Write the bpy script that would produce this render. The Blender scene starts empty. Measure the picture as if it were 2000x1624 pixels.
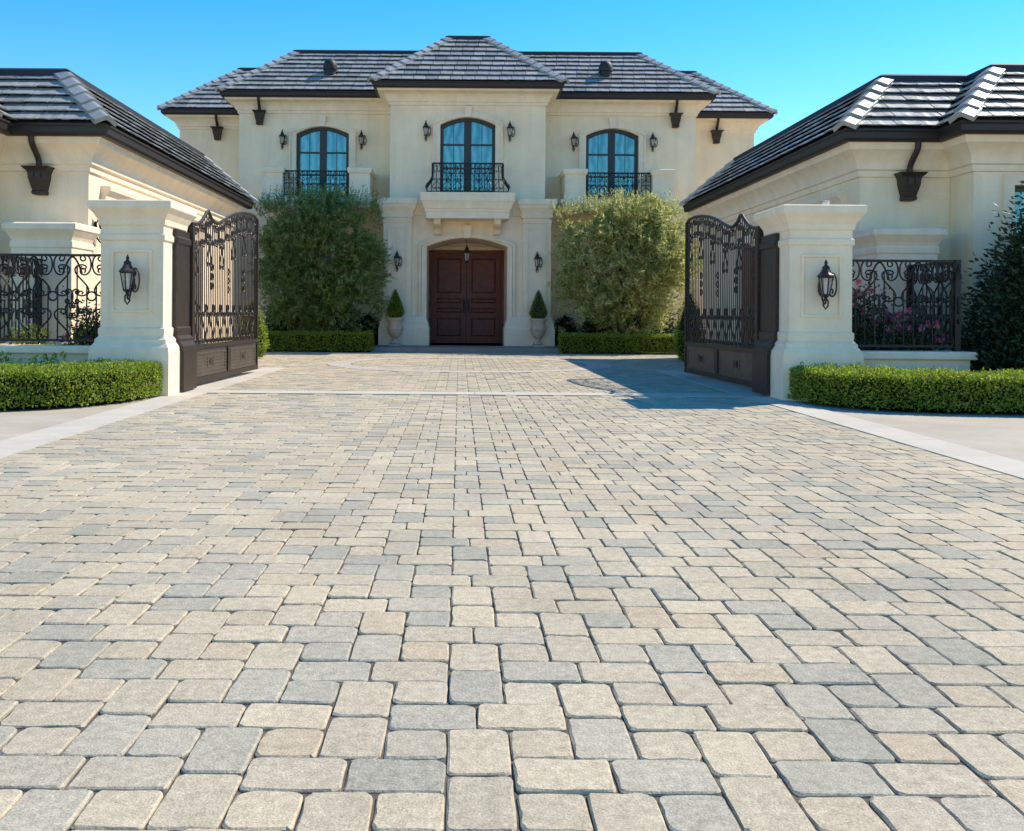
import bpy, bmesh, math, random
import numpy as np
from mathutils import Vector, Matrix

R = math.radians
random.seed(7)
RNG = np.random.default_rng(11)
SC = bpy.context.scene
COL = SC.collection

# ------------------------------------------------------------------ camera, sky, sun, exposure
cam_d = bpy.data.cameras.new('camera')
cam = bpy.data.objects.new('camera', cam_d)
COL.objects.link(cam)
cam_d.sensor_width = 36.0
cam_d.lens = 32.58
cam_d.shift_x = 0.0515
cam_d.shift_y = -0.1
cam_d.clip_start = 0.05
cam_d.clip_end = 2000
cam.matrix_world = (Matrix.Translation((0, 0, 1.0)) @ Matrix.Rotation(R(90), 4, 'X') @ Matrix.Rotation(R(0.4), 4, 'Z'))
SC.camera = cam

SUN = Vector((0.82, 0.44, 1.0)).normalized()
elev = math.asin(SUN.z)
azim = math.atan2(SUN.x, SUN.y)
world = bpy.data.worlds.new('World')
SC.world = world
world.use_nodes = True
wn = world.node_tree.nodes
wl = world.node_tree.links
bg = wn['Background']
sky = wn.new('ShaderNodeTexSky')
sky.sky_type = 'NISHITA'
sky.sun_disc = False
sky.sun_elevation = elev
sky.sun_rotation = azim
sky.air_density = 1.0
sky.dust_density = 0.0
sky.ozone_density = 1.0
hsv = wn.new('ShaderNodeHueSaturation')
hsv.inputs['Hue'].default_value = 0.5
hsv.inputs['Saturation'].default_value = 1.54
hsv.inputs['Value'].default_value = 0.66
wl.new(sky.outputs[0], hsv.inputs['Color'])
wl.new(hsv.outputs[0], bg.inputs[0])
bg.inputs[1].default_value = 0.15

sun_d = bpy.data.lights.new('sun', 'SUN')
sun_d.energy = 2.7
sun_d.angle = R(0.5)
sun_d.color = (1.0, 0.87, 0.73)
sun_o = bpy.data.objects.new('sun', sun_d)
COL.objects.link(sun_o)
sun_o.rotation_euler = (-SUN).to_track_quat('-Z', 'Y').to_euler()

SC.view_settings.view_transform = 'Standard'
SC.view_settings.look = 'None'
SC.view_settings.gamma = 1.0
SC.view_settings.exposure = 1.33
SC.view_settings.use_curve_mapping = False
SC.render.engine = 'CYCLES'
SC.cycles.max_bounces = 8
SC.cycles.diffuse_bounces = 4
SC.cycles.transparent_max_bounces = 12
SC.cycles.use_denoising = True

# ------------------------------------------------------------------ materials
def mat(name, col, rough=0.7, spec=0.4, metal=0.0, var=0.0, vscale=3.0, bump=0.0, bscale=60.0, col2=None,
        streak=0.0, grain=0.0, gscale=220.0, stain=0.0, pick=None, trans=0.0, coat=0.0, bdist=0.01):
    """principled material; var = large noise value variation; pick 'object' or 'island' = per piece colour ramp (col = list)"""
    m = bpy.data.materials.new(name)
    m.use_nodes = True
    nt = m.node_tree
    N, L = nt.nodes, nt.links
    p = N['Principled BSDF']
    p.inputs['Roughness'].default_value = rough
    p.inputs['Metallic'].default_value = metal
    p.inputs['Specular IOR Level'].default_value = spec
    if coat:
        p.inputs['Coat Weight'].default_value = coat
        p.inputs['Coat Roughness'].default_value = 0.08
    geo = N.new('ShaderNodeNewGeometry')
    if pick:
        ramp = N.new('ShaderNodeValToRGB')
        ramp.color_ramp.interpolation = 'CONSTANT' if pick[1] else 'LINEAR'
        while len(ramp.color_ramp.elements) < len(col):
            ramp.color_ramp.elements.new(0.5)
        for i, c in enumerate(col):
            e = ramp.color_ramp.elements[i]
            e.position = i / len(col) if pick[1] else i / max(1, len(col) - 1)
            e.color = (*c, 1)
        if pick[0] == 'object':
            oi = N.new('ShaderNodeObjectInfo')
            L.new(oi.outputs['Random'], ramp.inputs[0])
        else:
            L.new(geo.outputs['Random Per Island'], ramp.inputs[0])
        out = ramp.outputs[0]
    else:
        rgb = N.new('ShaderNodeRGB')
        rgb.outputs[0].default_value = (*col, 1)
        out = rgb.outputs[0]
    if var or col2:
        nz = N.new('ShaderNodeTexNoise')
        nz.inputs['Scale'].default_value = vscale
        nz.inputs['Detail'].default_value = 6
        nz.inputs['Roughness'].default_value = 0.65
        L.new(geo.outputs['Position'], nz.inputs['Vector'])
        mx = N.new('ShaderNodeMix')
        mx.data_type = 'RGBA'
        if col2:
            L.new(out, mx.inputs[6])
            mx.inputs[7].default_value = (*col2, 1)
            cr = N.new('ShaderNodeMapRange')
            cr.inputs[1].default_value = 0.38
            cr.inputs[2].default_value = 0.68
            L.new(nz.outputs[0], cr.inputs[0])
            L.new(cr.outputs[0], mx.inputs[0])
        else:
            mx.blend_type = 'MULTIPLY'
            mx.inputs[0].default_value = 1.0
            mr = N.new('ShaderNodeMapRange')
            mr.inputs[1].default_value = 0.3
            mr.inputs[2].default_value = 0.7
            mr.inputs[3].default_value = 1 - var
            mr.inputs[4].default_value = 1 + var * 0.6
            L.new(nz.outputs[0], mr.inputs[0])
            L.new(out, mx.inputs[6])
            L.new(mr.outputs[0], mx.inputs[7])
        out = mx.outputs[2]
    if stain:
        ns = N.new('ShaderNodeTexNoise')
        ns.inputs['Scale'].default_value = 0.9
        ns.inputs['Detail'].default_value = 9
        ns.inputs['Roughness'].default_value = 0.72
        L.new(geo.outputs['Position'], ns.inputs['Vector'])
        mr = N.new('ShaderNodeMapRange')
        mr.inputs[1].default_value = 0.42
        mr.inputs[2].default_value = 0.68
        mr.inputs[3].default_value = 1.03
        mr.inputs[4].default_value = 1 - stain
        L.new(ns.outputs[0], mr.inputs[0])
        mx = N.new('ShaderNodeMix')
        mx.data_type = 'RGBA'
        mx.blend_type = 'MULTIPLY'
        mx.inputs[0].default_value = 1.0
        L.new(out, mx.inputs[6])
        L.new(mr.outputs[0], mx.inputs[7])
        out = mx.outputs[2]
    if grain:
        ng = N.new('ShaderNodeTexNoise')
        ng.inputs['Scale'].default_value = gscale
        ng.inputs['Detail'].default_value = 4
        L.new(geo.outputs['Position'], ng.inputs['Vector'])
        mr = N.new('ShaderNodeMapRange')
        mr.inputs[1].default_value = 0.3
        mr.inputs[2].default_value = 0.7
        mr.inputs[3].default_value = 1 - grain
        mr.inputs[4].default_value = 1 + grain
        L.new(ng.outputs[0], mr.inputs[0])
        mx = N.new('ShaderNodeMix')
        mx.data_type = 'RGBA'
        mx.blend_type = 'MULTIPLY'
        mx.inputs[0].default_value = 1.0
        L.new(out, mx.inputs[6])
        L.new(mr.outputs[0], mx.inputs[7])
        out = mx.outputs[2]
    if streak:
        mp = N.new('ShaderNodeMapping')
        mp.inputs['Scale'].default_value = (5.0, 5.0, 0.35)
        L.new(geo.outputs['Position'], mp.inputs['Vector'])
        ns = N.new('ShaderNodeTexNoise')
        ns.inputs['Scale'].default_value = 1.0
        ns.inputs['Detail'].default_value = 5
        L.new(mp.outputs[0], ns.inputs['Vector'])
        mr = N.new('ShaderNodeMapRange')
        mr.inputs[1].default_value = 0.35
        mr.inputs[2].default_value = 0.7
        mr.inputs[3].default_value = 1.0
        mr.inputs[4].default_value = 1 - streak
        L.new(ns.outputs[0], mr.inputs[0])
        mx = N.new('ShaderNodeMix')
        mx.data_type = 'RGBA'
        mx.blend_type = 'MULTIPLY'
        mx.inputs[0].default_value = 1.0
        L.new(out, mx.inputs[6])
        L.new(mr.outputs[0], mx.inputs[7])
        out = mx.outputs[2]
    L.new(out, p.inputs['Base Color'])
    if bump:
        nb = N.new('ShaderNodeTexNoise')
        nb.inputs['Scale'].default_value = bscale
        nb.inputs['Detail'].default_value = 5
        nb.inputs['Roughness'].default_value = 0.6
        L.new(geo.outputs['Position'], nb.inputs['Vector'])
        bp = N.new('ShaderNodeBump')
        bp.inputs['Strength'].default_value = bump
        bp.inputs['Distance'].default_value = bdist
        L.new(nb.outputs[0], bp.inputs['Height'])
        L.new(bp.outputs[0], p.inputs['Normal'])
    if trans:
        tr = N.new('ShaderNodeBsdfTranslucent')
        L.new(out, tr.inputs[0])
        ms = N.new('ShaderNodeMixShader')
        ms.inputs[0].default_value = trans
        L.new(p.outputs[0], ms.inputs[1])
        L.new(tr.outputs[0], ms.inputs[2])
        L.new(ms.outputs[0], N['Material Output'].inputs[0])
    return m

STUCCO = mat('cream_stucco', (0.91, 0.74, 0.505), 0.88, 0.15, var=0.07, vscale=1.3, stain=0.06, grain=0.03, gscale=60, bump=0.5, bscale=28, streak=0.09)
TRIM = mat('cast_stone_trim', (0.90, 0.74, 0.525), 0.82, 0.2, var=0.07, vscale=4, stain=0.06, grain=0.03, gscale=80, bump=0.3, bscale=40, streak=0.09)
IRON = mat('wrought_iron', (0.016, 0.013, 0.011), 0.45, 0.5, metal=0.3, var=0.3, vscale=12)
GATE_IRON = mat('gate_iron_bronze', (0.042, 0.030, 0.022), 0.5, 0.5, metal=0.3, var=0.4, vscale=12)
BRONZE = mat('dark_bronze', (0.045, 0.034, 0.026), 0.5, 0.5, metal=0.4, var=0.3, vscale=15, bump=0.1, bscale=80)
GUTTER = mat('gutter_brown', (0.026, 0.020, 0.017), 0.5, 0.4, var=0.15, vscale=5)
PANEL = mat('gate_panel_metal', (0.115, 0.09, 0.068), 0.5, 0.45, metal=0.3, var=0.25, vscale=8)
ROOF_COLS = [(0.275, 0.285, 0.265), (0.35, 0.355, 0.33), (0.21, 0.218, 0.206), (0.39, 0.385, 0.35), (0.305, 0.312, 0.288)]
TILE_O = mat('slate_tile', ROOF_COLS, 0.38, 0.8, var=0.18, vscale=9, bump=0.3, bscale=70, pick=('object', False))
TILE_I = mat('slate_tile_run', ROOF_COLS, 0.38, 0.8, var=0.18, vscale=9, bump=0.3, bscale=70, pick=('island', False))
UNDERLAY = mat('roof_underlay', (0.03, 0.028, 0.028), 0.8, 0.2)
RIDGE = mat('ridge_dark', (0.022, 0.021, 0.024), 0.6, 0.4, var=0.2, vscale=8)
PAVE_COLS = [(0.483, 0.422, 0.295), (0.386, 0.363, 0.278), (0.453, 0.400, 0.281), (0.432, 0.385, 0.278), (0.495, 0.430, 0.298), (0.354, 0.337, 0.260),
             (0.459, 0.388, 0.266), (0.466, 0.413, 0.291), (0.413, 0.381, 0.288), (0.505, 0.440, 0.308), (0.372, 0.352, 0.271), (0.443, 0.391, 0.283), (0.459, 0.398, 0.278), (0.424, 0.381, 0.283)]
PAVE_O = mat('tumbled_paver', PAVE_COLS, 0.93, 0.12, var=0.24, vscale=34, stain=0.18, grain=0.26, bump=0.5, bscale=120, pick=('object', True), bdist=0.006)
PAVE_I = mat('tumbled_paver_run', PAVE_COLS, 0.93, 0.12, var=0.22, vscale=34, stain=0.18, grain=0.24, bump=0.4, bscale=120, pick=('island', True), bdist=0.006)
RING_I = mat('pale_paver_run', [(0.49, 0.44, 0.37), (0.45, 0.41, 0.345), (0.47, 0.42, 0.345)], 0.85, 0.25, var=0.1, vscale=14, bump=0.3, bscale=120, pick=('island', True))
JOINT = mat('joint_sand', (0.13, 0.108, 0.082), 0.95, 0.1, var=0.3, vscale=20, bump=0.4, bscale=200)
CONC = mat('concrete', (0.42, 0.38, 0.295), 0.9, 0.2, var=0.08, vscale=2.2, stain=0.14, grain=0.07, bump=0.25, bscale=140)
BORDER = mat('border_concrete', (0.50, 0.47, 0.385), 0.9, 0.2, var=0.08, vscale=4, stain=0.12, grain=0.07, bump=0.25, bscale=140)
STEP = mat('step_stone', (0.27, 0.25, 0.225), 0.8, 0.3, var=0.12, vscale=4, bump=0.2, bscale=80)
SOIL = mat('soil', (0.055, 0.04, 0.028), 0.95, 0.1, var=0.4, vscale=14, bump=0.8, bscale=60, bdist=0.03)
GROUND = mat('ground_dirt', (0.40, 0.36, 0.30), 0.95, 0.1, var=0.2, vscale=0.6, bump=0.4, bscale=30)
WOOD = mat('mahogany', (0.165, 0.044, 0.027), 0.5, 0.35, var=0.35, vscale=6, bump=0.08, bscale=50)
GWOOD = mat('garage_wood', (0.20, 0.085, 0.045), 0.5, 0.4, var=0.3, vscale=5, bump=0.1, bscale=50)
FRAME = mat('window_frame', (0.012, 0.016, 0.016), 0.4, 0.5)
URN = mat('urn_terracotta_cream', (0.56, 0.45, 0.34), 0.8, 0.3, var=0.15, vscale=9, bump=0.2, bscale=60)
BULB = mat('candle_sleeve', (0.85, 0.82, 0.72), 0.5, 0.3)
LEAF_BOX = mat('boxwood_leaf', [(0.09, 0.16, 0.014), (0.22, 0.33, 0.022), (0.42, 0.52, 0.05), (0.15, 0.24, 0.02), (0.33, 0.40, 0.04), (0.26, 0.36, 0.03), (0.16, 0.13, 0.04)], 0.45, 0.5, pick=('island', False), trans=0.5)
LEAF_OLIVE = mat('narrow_leaf', [(0.08, 0.15, 0.035), (0.18, 0.26, 0.065), (0.38, 0.44, 0.16), (0.13, 0.20, 0.05), (0.25, 0.33, 0.09)], 0.5, 0.4, pick=('island', False), trans=0.5)
LEAF_PALE = mat('pale_narrow_leaf', [(0.18, 0.21, 0.05), (0.40, 0.42, 0.12), (0.74, 0.72, 0.34), (0.54, 0.55, 0.20), (0.28, 0.32, 0.08)], 0.45, 0.5, pick=('island', False), trans=0.5)
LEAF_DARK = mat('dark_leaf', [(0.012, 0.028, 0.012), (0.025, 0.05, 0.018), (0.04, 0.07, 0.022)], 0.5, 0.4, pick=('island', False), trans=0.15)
LEAF_ROSE = mat('rose_leaf', [(0.02, 0.05, 0.018), (0.04, 0.08, 0.025), (0.07, 0.11, 0.03)], 0.45, 0.4, pick=('island', False), trans=0.2)
LEAF_LIME = mat('lime_leaf', [(0.12, 0.17, 0.02), (0.18, 0.22, 0.03), (0.09, 0.15, 0.02)], 0.5, 0.4, pick=('island', False), trans=0.3)
PETAL = mat('pink_petal', [(0.62, 0.10, 0.22), (0.70, 0.26, 0.36), (0.66, 0.16, 0.38), (0.75, 0.38, 0.42)], 0.6, 0.3, pick=('island', False), trans=0.25)
BARK = mat('bark', (0.085, 0.06, 0.042), 0.9, 0.2, var=0.4, vscale=15, bump=0.6, bscale=50)
SHADE_CORE = mat('shaded_plant_core', (0.018, 0.02, 0.01), 0.95, 0.1, var=0.5, vscale=40, bump=0.8, bscale=80)  # solid plant cores; near-black colour stands for the shaded depth behind leaves
LIGHTBODY = mat('white_fixture', (0.62, 0.60, 0.55), 0.5, 0.4)

def glass_mat(name, tint, refl, base, mixf):
    m = bpy.data.materials.new(name)
    m.use_nodes = True
    N, L = m.node_tree.nodes, m.node_tree.links
    p = N['Principled BSDF']
    p.inputs['Base Color'].default_value = (*base, 1)
    p.inputs['Roughness'].default_value = 0.25
    wv = N.new('ShaderNodeTexWave')
    wv.inputs['Scale'].default_value = 1.3
    wv.inputs['Distortion'].default_value = 7.0
    wv.inputs['Detail'].default_value = 2
    rr_ = N.new('ShaderNodeValToRGB')
    rr_.color_ramp.elements[0].color = (*base, 1)
    rr_.color_ramp.elements[1].color = (base[0] + 0.20, base[1] + 0.30, base[2] + 0.31, 1)
    L.new(wv.outputs[0], rr_.inputs[0])
    L.new(rr_.outputs[0], p.inputs['Base Color'])
    g = N.new('ShaderNodeBsdfGlossy')
    g.inputs['Color'].default_value = (*tint, 1)
    g.inputs['Roughness'].default_value = refl
    nz = N.new('ShaderNodeTexNoise')
    nz.inputs['Scale'].default_value = 1.7
    geo = N.new('ShaderNodeNewGeometry')
    L.new(geo.outputs['Position'], nz.inputs['Vector'])
    L.new(geo.outputs['Position'], wv.inputs['Vector'])
    b = N.new('ShaderNodeBump')
    b.inputs['Strength'].default_value = 0.12
    b.inputs['Distance'].default_value = 0.05
    L.new(nz.outputs[0], b.inputs['Height'])
    L.new(b.outputs[0], g.inputs['Normal'])
    ms = N.new('ShaderNodeMixShader')
    ms.inputs[0].default_value = mixf
    L.new(p.outputs[0], ms.inputs[1])
    L.new(g.outputs[0], ms.inputs[2])
    L.new(ms.outputs[0], N['Material Output'].inputs[0])
    return m
GLASS = glass_mat('tinted_window_glass', (0.15, 0.47, 0.47), 0.03, (0.008, 0.05, 0.06), 0.4)
LGLASS = bpy.data.materials.new('lantern_glass')
LGLASS.use_nodes = True
_p = LGLASS.node_tree.nodes['Principled BSDF']
_p.inputs['Base Color'].default_value = (0.72, 0.66, 0.54, 1)
_p.inputs['Roughness'].default_value = 0.15
_p.inputs['Alpha'].default_value = 0.4

# ------------------------------------------------------------------ mesh helpers
class MB:
    def __init__(self):
        self.v, self.f = [], []
    def add(self, vs, fs):
        o = len(self.v)
        self.v += [tuple(p) for p in vs]
        self.f += [tuple(i + o for i in f) for f in fs]
        return self
    def box(self, x0, x1, y0, y1, z0, z1):
        x0, x1 = min(x0, x1), max(x0, x1)
        y0, y1 = min(y0, y1), max(y0, y1)
        vs = [(x0, y0, z0), (x1, y0, z0), (x1, y1, z0), (x0, y1, z0), (x0, y0, z1), (x1, y0, z1), (x1, y1, z1), (x0, y1, z1)]
        return self.add(vs, [(0, 3, 2, 1), (4, 5, 6, 7), (0, 1, 5, 4), (1, 2, 6, 5), (2, 3, 7, 6), (3, 0, 4, 7)])
    def poly(self, pts):
        return self.add(pts, [tuple(range(len(pts)))])
    def tube(self, pts, r, n=6, closed=False, cap=True):
        pts = [Vector(p) for p in pts]
        k = len(pts)
        rr = r if isinstance(r, (list, tuple)) else [r] * k
        vs, fs = [], []
        ref = None
        for i, p in enumerate(pts):
            a = pts[(i - 1) % k] if (closed or i > 0) else p
            b = pts[(i + 1) % k] if (closed or i < k - 1) else p
            d = (b - a)
            d = d.normalized() if d.length > 1e-9 else Vector((0, 0, 1))
            if ref is None:
                ref = Vector((0, 1, 0)) if abs(d.y) < 0.9 else Vector((1, 0, 0))
            s = d.cross(ref)
            if s.length < 1e-6:
                s = d.orthogonal()
            s.normalize()
            u = s.cross(d).normalized()
            ref = u
            for j in range(n):
                t = 2 * math.pi * j / n
                vs.append(p + (s * math.cos(t) + u * math.sin(t)) * rr[i])
        for i in range(k if closed else k - 1):
            for j in range(n):
                a0, a1 = i * n + j, i * n + (j + 1) % n
                b0, b1 = ((i + 1) % k) * n + j, ((i + 1) % k) * n + (j + 1) % n
                fs.append((a0, a1, b1, b0))
        if cap and not closed:
            fs.append(tuple(range(n - 1, -1, -1)))
            fs.append(tuple((k - 1) * n + j for j in range(n)))
        return self.add(vs, fs)
    def sweep(self, path, prof, closed=False, cap=True, capz=False):
        """profile [(out, z)] along a plan path; out is to the right of the walking direction"""
        n = len(path)
        m = len(prof)
        vs, fs = [], []
        for i in range(n):
            p = Vector(path[i])
            ds = []
            if closed or i > 0:
                ds.append((p - Vector(path[(i - 1) % n])).normalized())
            if closed or i < n - 1:
                ds.append((Vector(path[(i + 1) % n]) - p).normalized())
            ns = [Vector((d.y, -d.x)) for d in ds]
            if len(ns) == 2:
                mi = (ns[0] + ns[1]) / (1 + ns[0].dot(ns[1]))
            else:
                mi = ns[0]
            for o, z in prof:
                q = p + mi * o
                vs.append((q.x, q.y, z))
        for i in range(n if closed else n - 1):
            for j in range(m - 1):
                a, b = i * m + j, ((i + 1) % n) * m + j
                fs.append((a, b, b + 1, a + 1))
        if not closed and cap:
            fs.append(tuple(range(m)))
            fs.append(tuple((n - 1) * m + j for j in range(m - 1, -1, -1)))
        if closed and capz:
            fs.append(tuple(i * m + m - 1 for i in range(n)))
        return self.add(vs, fs)
    def lathe(self, prof, n=16, c=(0, 0, 0), cap=True):
        vs, fs = [], []
        for r, z in prof:
            for j in range(n):
                t = 2 * math.pi * (j + 0.5) / n
                vs.append((c[0] + r * math.cos(t), c[1] + r * math.sin(t), c[2] + z))
        for i in range(len(prof) - 1):
            for j in range(n):
                fs.append((i * n + j, i * n + (j + 1) % n, (i + 1) * n + (j + 1) % n, (i + 1) * n + j))
        if cap:
            fs.append(tuple(range(n - 1, -1, -1)))
            fs.append(tuple((len(prof) - 1) * n + j for j in range(n)))
        return self.add(vs, fs)

def root_loc(o):
    while o.parent is not None:
        o = o.parent
    return o.location.copy()

def mesh_of(name, mb, material, off=(0, 0, 0), smooth=None, fixn=True):
    me = bpy.data.meshes.new(name)
    ox, oy, oz = off
    me.from_pydata([(x - ox, y - oy, z - oz) for x, y, z in mb.v], [], mb.f)
    if fixn:
        bm = bmesh.new()
        bm.from_mesh(me)
        bmesh.ops.recalc_face_normals(bm, faces=bm.faces)
        bm.to_mesh(me)
        bm.free()
    if smooth:
        me.polygons.foreach_set('use_smooth', [True] * len(me.polygons))
        me.set_sharp_from_angle(angle=R(smooth))
    me.materials.append(material)
    return me

def obj(name, mb, material, parent=None, world=True, smooth=None, label=None, fixn=True):
    off = root_loc(parent) if (parent is not None and world) else (0, 0, 0)
    o = bpy.data.objects.new(name, mesh_of(name, mb, material, off, smooth, fixn))
    COL.objects.link(o)
    o.parent = parent
    if label:
        o['label'] = label
    return o

def put(name, me, parent, M):
    """an object sharing mesh data, with matrix M in its parent's space"""
    o = bpy.data.objects.new(name, me)
    COL.objects.link(o)
    o.parent = parent
    o.matrix_basis = M
    return o

def tag(o, label=None, cat=None, group=None, kind=None):
    if label: o['label'] = label
    if cat: o['category'] = cat
    if group: o['group'] = group
    if kind: o['kind'] = kind
    return o

def thing(name, label, cat, loc=(0, 0, 0), rz=0.0, group=None):
    o = bpy.data.objects.new(name, None)
    o.empty_display_size = 0.2
    COL.objects.link(o)
    o.location = loc
    o.rotation_euler = (0, 0, rz)
    return tag(o, label, cat, group)

def dup(root, loc, rz=0.0, label=None):
    def cp(o, par):
        c = o.copy()
        COL.objects.link(c)
        c.parent = par
        for ch in kids.get(o.name, []):
            cp(ch, c)
        return c
    kids = {}
    for o in root.children_recursive:
        kids.setdefault(o.parent.name, []).append(o)
    r = cp(root, None)
    r.location = loc
    r.rotation_euler = (0, 0, rz)
    if label: r['label'] = label
    return r

def np_mesh(name, V, F, material, smooth=False):
    """V (n,3), F (m,k) arrays"""
    me = bpy.data.meshes.new(name)
    V = np.ascontiguousarray(V, dtype=np.float32)
    F = np.ascontiguousarray(F, dtype=np.int32)
    k = F.shape[1]
    me.vertices.add(len(V))
    me.vertices.foreach_set('co', V.ravel())
    me.loops.add(F.size)
    me.loops.foreach_set('vertex_index', F.ravel())
    me.polygons.add(len(F))
    me.polygons.foreach_set('loop_start', np.arange(0, F.size, k, dtype=np.int32))
    me.polygons.foreach_set('loop_total', np.full(len(F), k, dtype=np.int32))
    me.polygons.foreach_set('use_smooth', np.zeros(len(F), dtype=bool))
    me.update(calc_edges=True)
    me.validate()
    me.materials.append(material)
    return me

def np_obj(name, V, F, material, parent=None, kind=None):
    off = np.array(root_loc(parent)) if parent is not None else np.zeros(3)
    o = bpy.data.objects.new(name, np_mesh(name, V - off, F, material))
    COL.objects.link(o)
    o.parent = parent
    if kind: o['kind'] = kind
    return o

def unit(a):
    return a / np.maximum(np.linalg.norm(a, axis=-1, keepdims=True), 1e-9)

def leaf_arrays(P, D, N, Ln, W):
    """diamond leaves: base P, direction D, rough normal N, length, width"""
    n = len(P)
    D = unit(D)
    S = unit(np.cross(D, N))
    Nn = np.cross(S, D)
    Ln = np.asarray(Ln).reshape(-1, 1)
    W = np.asarray(W).reshape(-1, 1)
    mid = P + D * Ln * 0.45 + Nn * Ln * 0.06
    V = np.stack([P, mid + S * W * 0.5, P + D * Ln, mid - S * W * 0.5], 1).reshape(-1, 3)
    F = np.arange(n * 4).reshape(-1, 4)
    return V, F

X0 = 0.2          # the axis of the drive and the house

# ------------------------------------------------------------------ ground, pavings
def sheet(name, pts, z, material, depth=0.0):
    mb = MB()
    mb.poly([(x, y, z) for x, y in pts])
    o = obj(name, mb, material)
    return tag(o, kind='structure')

sheet('ground', [(-300, -300), (300, -300), (300, 400), (-300, 400)], -0.06, GROUND)
sheet('driveway_bed', [(X0 - 3.7, -3), (X0 + 3.7, -3), (X0 + 3.7, 11.7), (X0 - 3.7, 11.7)], -0.008, JOINT)
sheet('courtyard_bed', [(X0 - 5.6, 11.3), (X0 + 5.6, 11.3), (X0 + 5.6, 26.4), (X0 - 5.6, 26.4)], -0.02, JOINT)
for s, nm in ((-1, 'sidewalk'), (1, 'sidewalk')):
    sheet(nm, [(X0 + s * 3.69, -3), (X0 + s * 14, -3), (X0 + s * 14, 11.0), (X0 + s * 3.69, 11.0)], -0.004, CONC)

driveway = tag(bpy.data.objects.new('driveway', None), kind='structure')
COL.objects.link(driveway)
courtyard = tag(bpy.data.objects.new('courtyard', None), kind='structure')
COL.objects.link(courtyard)

S = 0.1457
OX, OY = -0.1677, 2.229
def rounded(w, d, rad, k, jit, rnd):
    pts = []
    for cx, cy, a0 in ((w / 2, d / 2, 0), (-w / 2, d / 2, 90), (-w / 2, -d / 2, 180), (w / 2, -d / 2, 270)):
        rr = rad * rnd.uniform(0.5, 1.5)
        for i in range(k):
            t = R(a0 + 90 * i / (k - 1))
            sx, sy = (1 if cx > 0 else -1), (1 if cy > 0 else -1)
            pts.append((cx - sx * rr + rr * math.cos(t) + rnd.uniform(-jit, jit), cy - sy * rr + rr * math.sin(t) + rnd.uniform(-jit, jit)))
    return pts
def paver_mesh(w, d, rnd, k=4, mid=True, bev=0.0042):
    """rounded corner paver, centre at the origin, top at z = 0"""
    g = 0.0045
    base = rounded(w - g, d - g, 0.017 if mid else 0.013, k, 0.0017, rnd)
    if mid:      # worn points along the long edges
        out = []
        m = len(base)
        for i in range(m):
            out.append(base[i])
            a, b = base[i], base[(i + 1) % m]
            if math.dist(a, b) > 0.06:
                for t in (0.33, 0.68):
                    out.append((a[0] + (b[0] - a[0]) * t + rnd.uniform(-.002, .0012), a[1] + (b[1] - a[1]) * t + rnd.uniform(-.002, .0012)))
        base = out
    n = len(base)
    vs = [(x, y, -0.035) for x, y in base] + [(x * 0.996, y * 0.996, -0.0045 + rnd.uniform(-.001, .001)) for x, y in base]
    vs += [(x - math.copysign(min(abs(x), bev * rnd.uniform(.4, 1.7)), x), y - math.copysign(min(abs(y), bev * rnd.uniform(.4, 1.7)), y), rnd.uniform(-.0008, .0004)) for x, y in base]
    fs = []
    for ring in (0, n):
        for i in range(n):
            fs.append((ring + i, ring + (i + 1) % n, ring + n + (i + 1) % n, ring + n + i))
    fs.append(tuple(2 * n + i for i in range(n)))
    return vs, fs

rp = random.Random(3)
VAR = {}
for key, (w, d) in {'h': (1.5 * S, S), 'v': (S, 1.5 * S), 's': (S, S)}.items():
    VAR[key] = []
    for q in range(9):
        mb = MB()
        mb.add(*paver_mesh(w, d, rp))
        VAR[key].append(mesh_of('paver', mb, PAVE_O, smooth=24, fixn=False))
LOW = {}
for key, (w, d) in {'h': (1.5 * S, S), 'v': (S, 1.5 * S), 's': (S, S)}.items():
    LOW[key] = [paver_mesh(w, d, rp, k=2, mid=False, bev=0.0026) for q in range(6)]

def lattice(x0, x1, y0, y1):
    """tiles of the pattern: H bars 3x1, V bars 1x3, single squares"""
    tiles = []
    i0, i1 = int((x0 - OX) / S) - 5, int((x1 - OX) / S) + 5
    j0, j1 = int((y0 - OY) / S) - 5, int((y1 - OY) / S) + 5
    for j in range(j0, j1):
        for i in range(i0, i1):
            if j % 2 == 0:
                off = 0 if j % 4 == 0 else 2
                if (i - off) % 4 == 0:
                    for q in (0, 1):
                        tiles.append(('h', OX + (i + 0.75 + 1.5 * q) * S, OY + (j + 0.5) * S))
            elif i % 2 == 0:
                tiles.append(('s', OX + (i + 0.5) * S, OY + (j + 0.5) * S))
            if i % 2 == 1:
                off = 3 if i % 4 == 3 else 1
                st = -1 if i % 4 == 3 else 1
                if (j - st) % 4 == 0:
                    for q in (0, 1):
                        tiles.append(('v', OX + (i + 0.5) * S, OY + (j + 0.75 + 1.5 * q) * S))
    return [t for t in tiles if x0 - 0.02 < t[1] < x1 + 0.02 and y0 < t[2] < y1]

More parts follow.
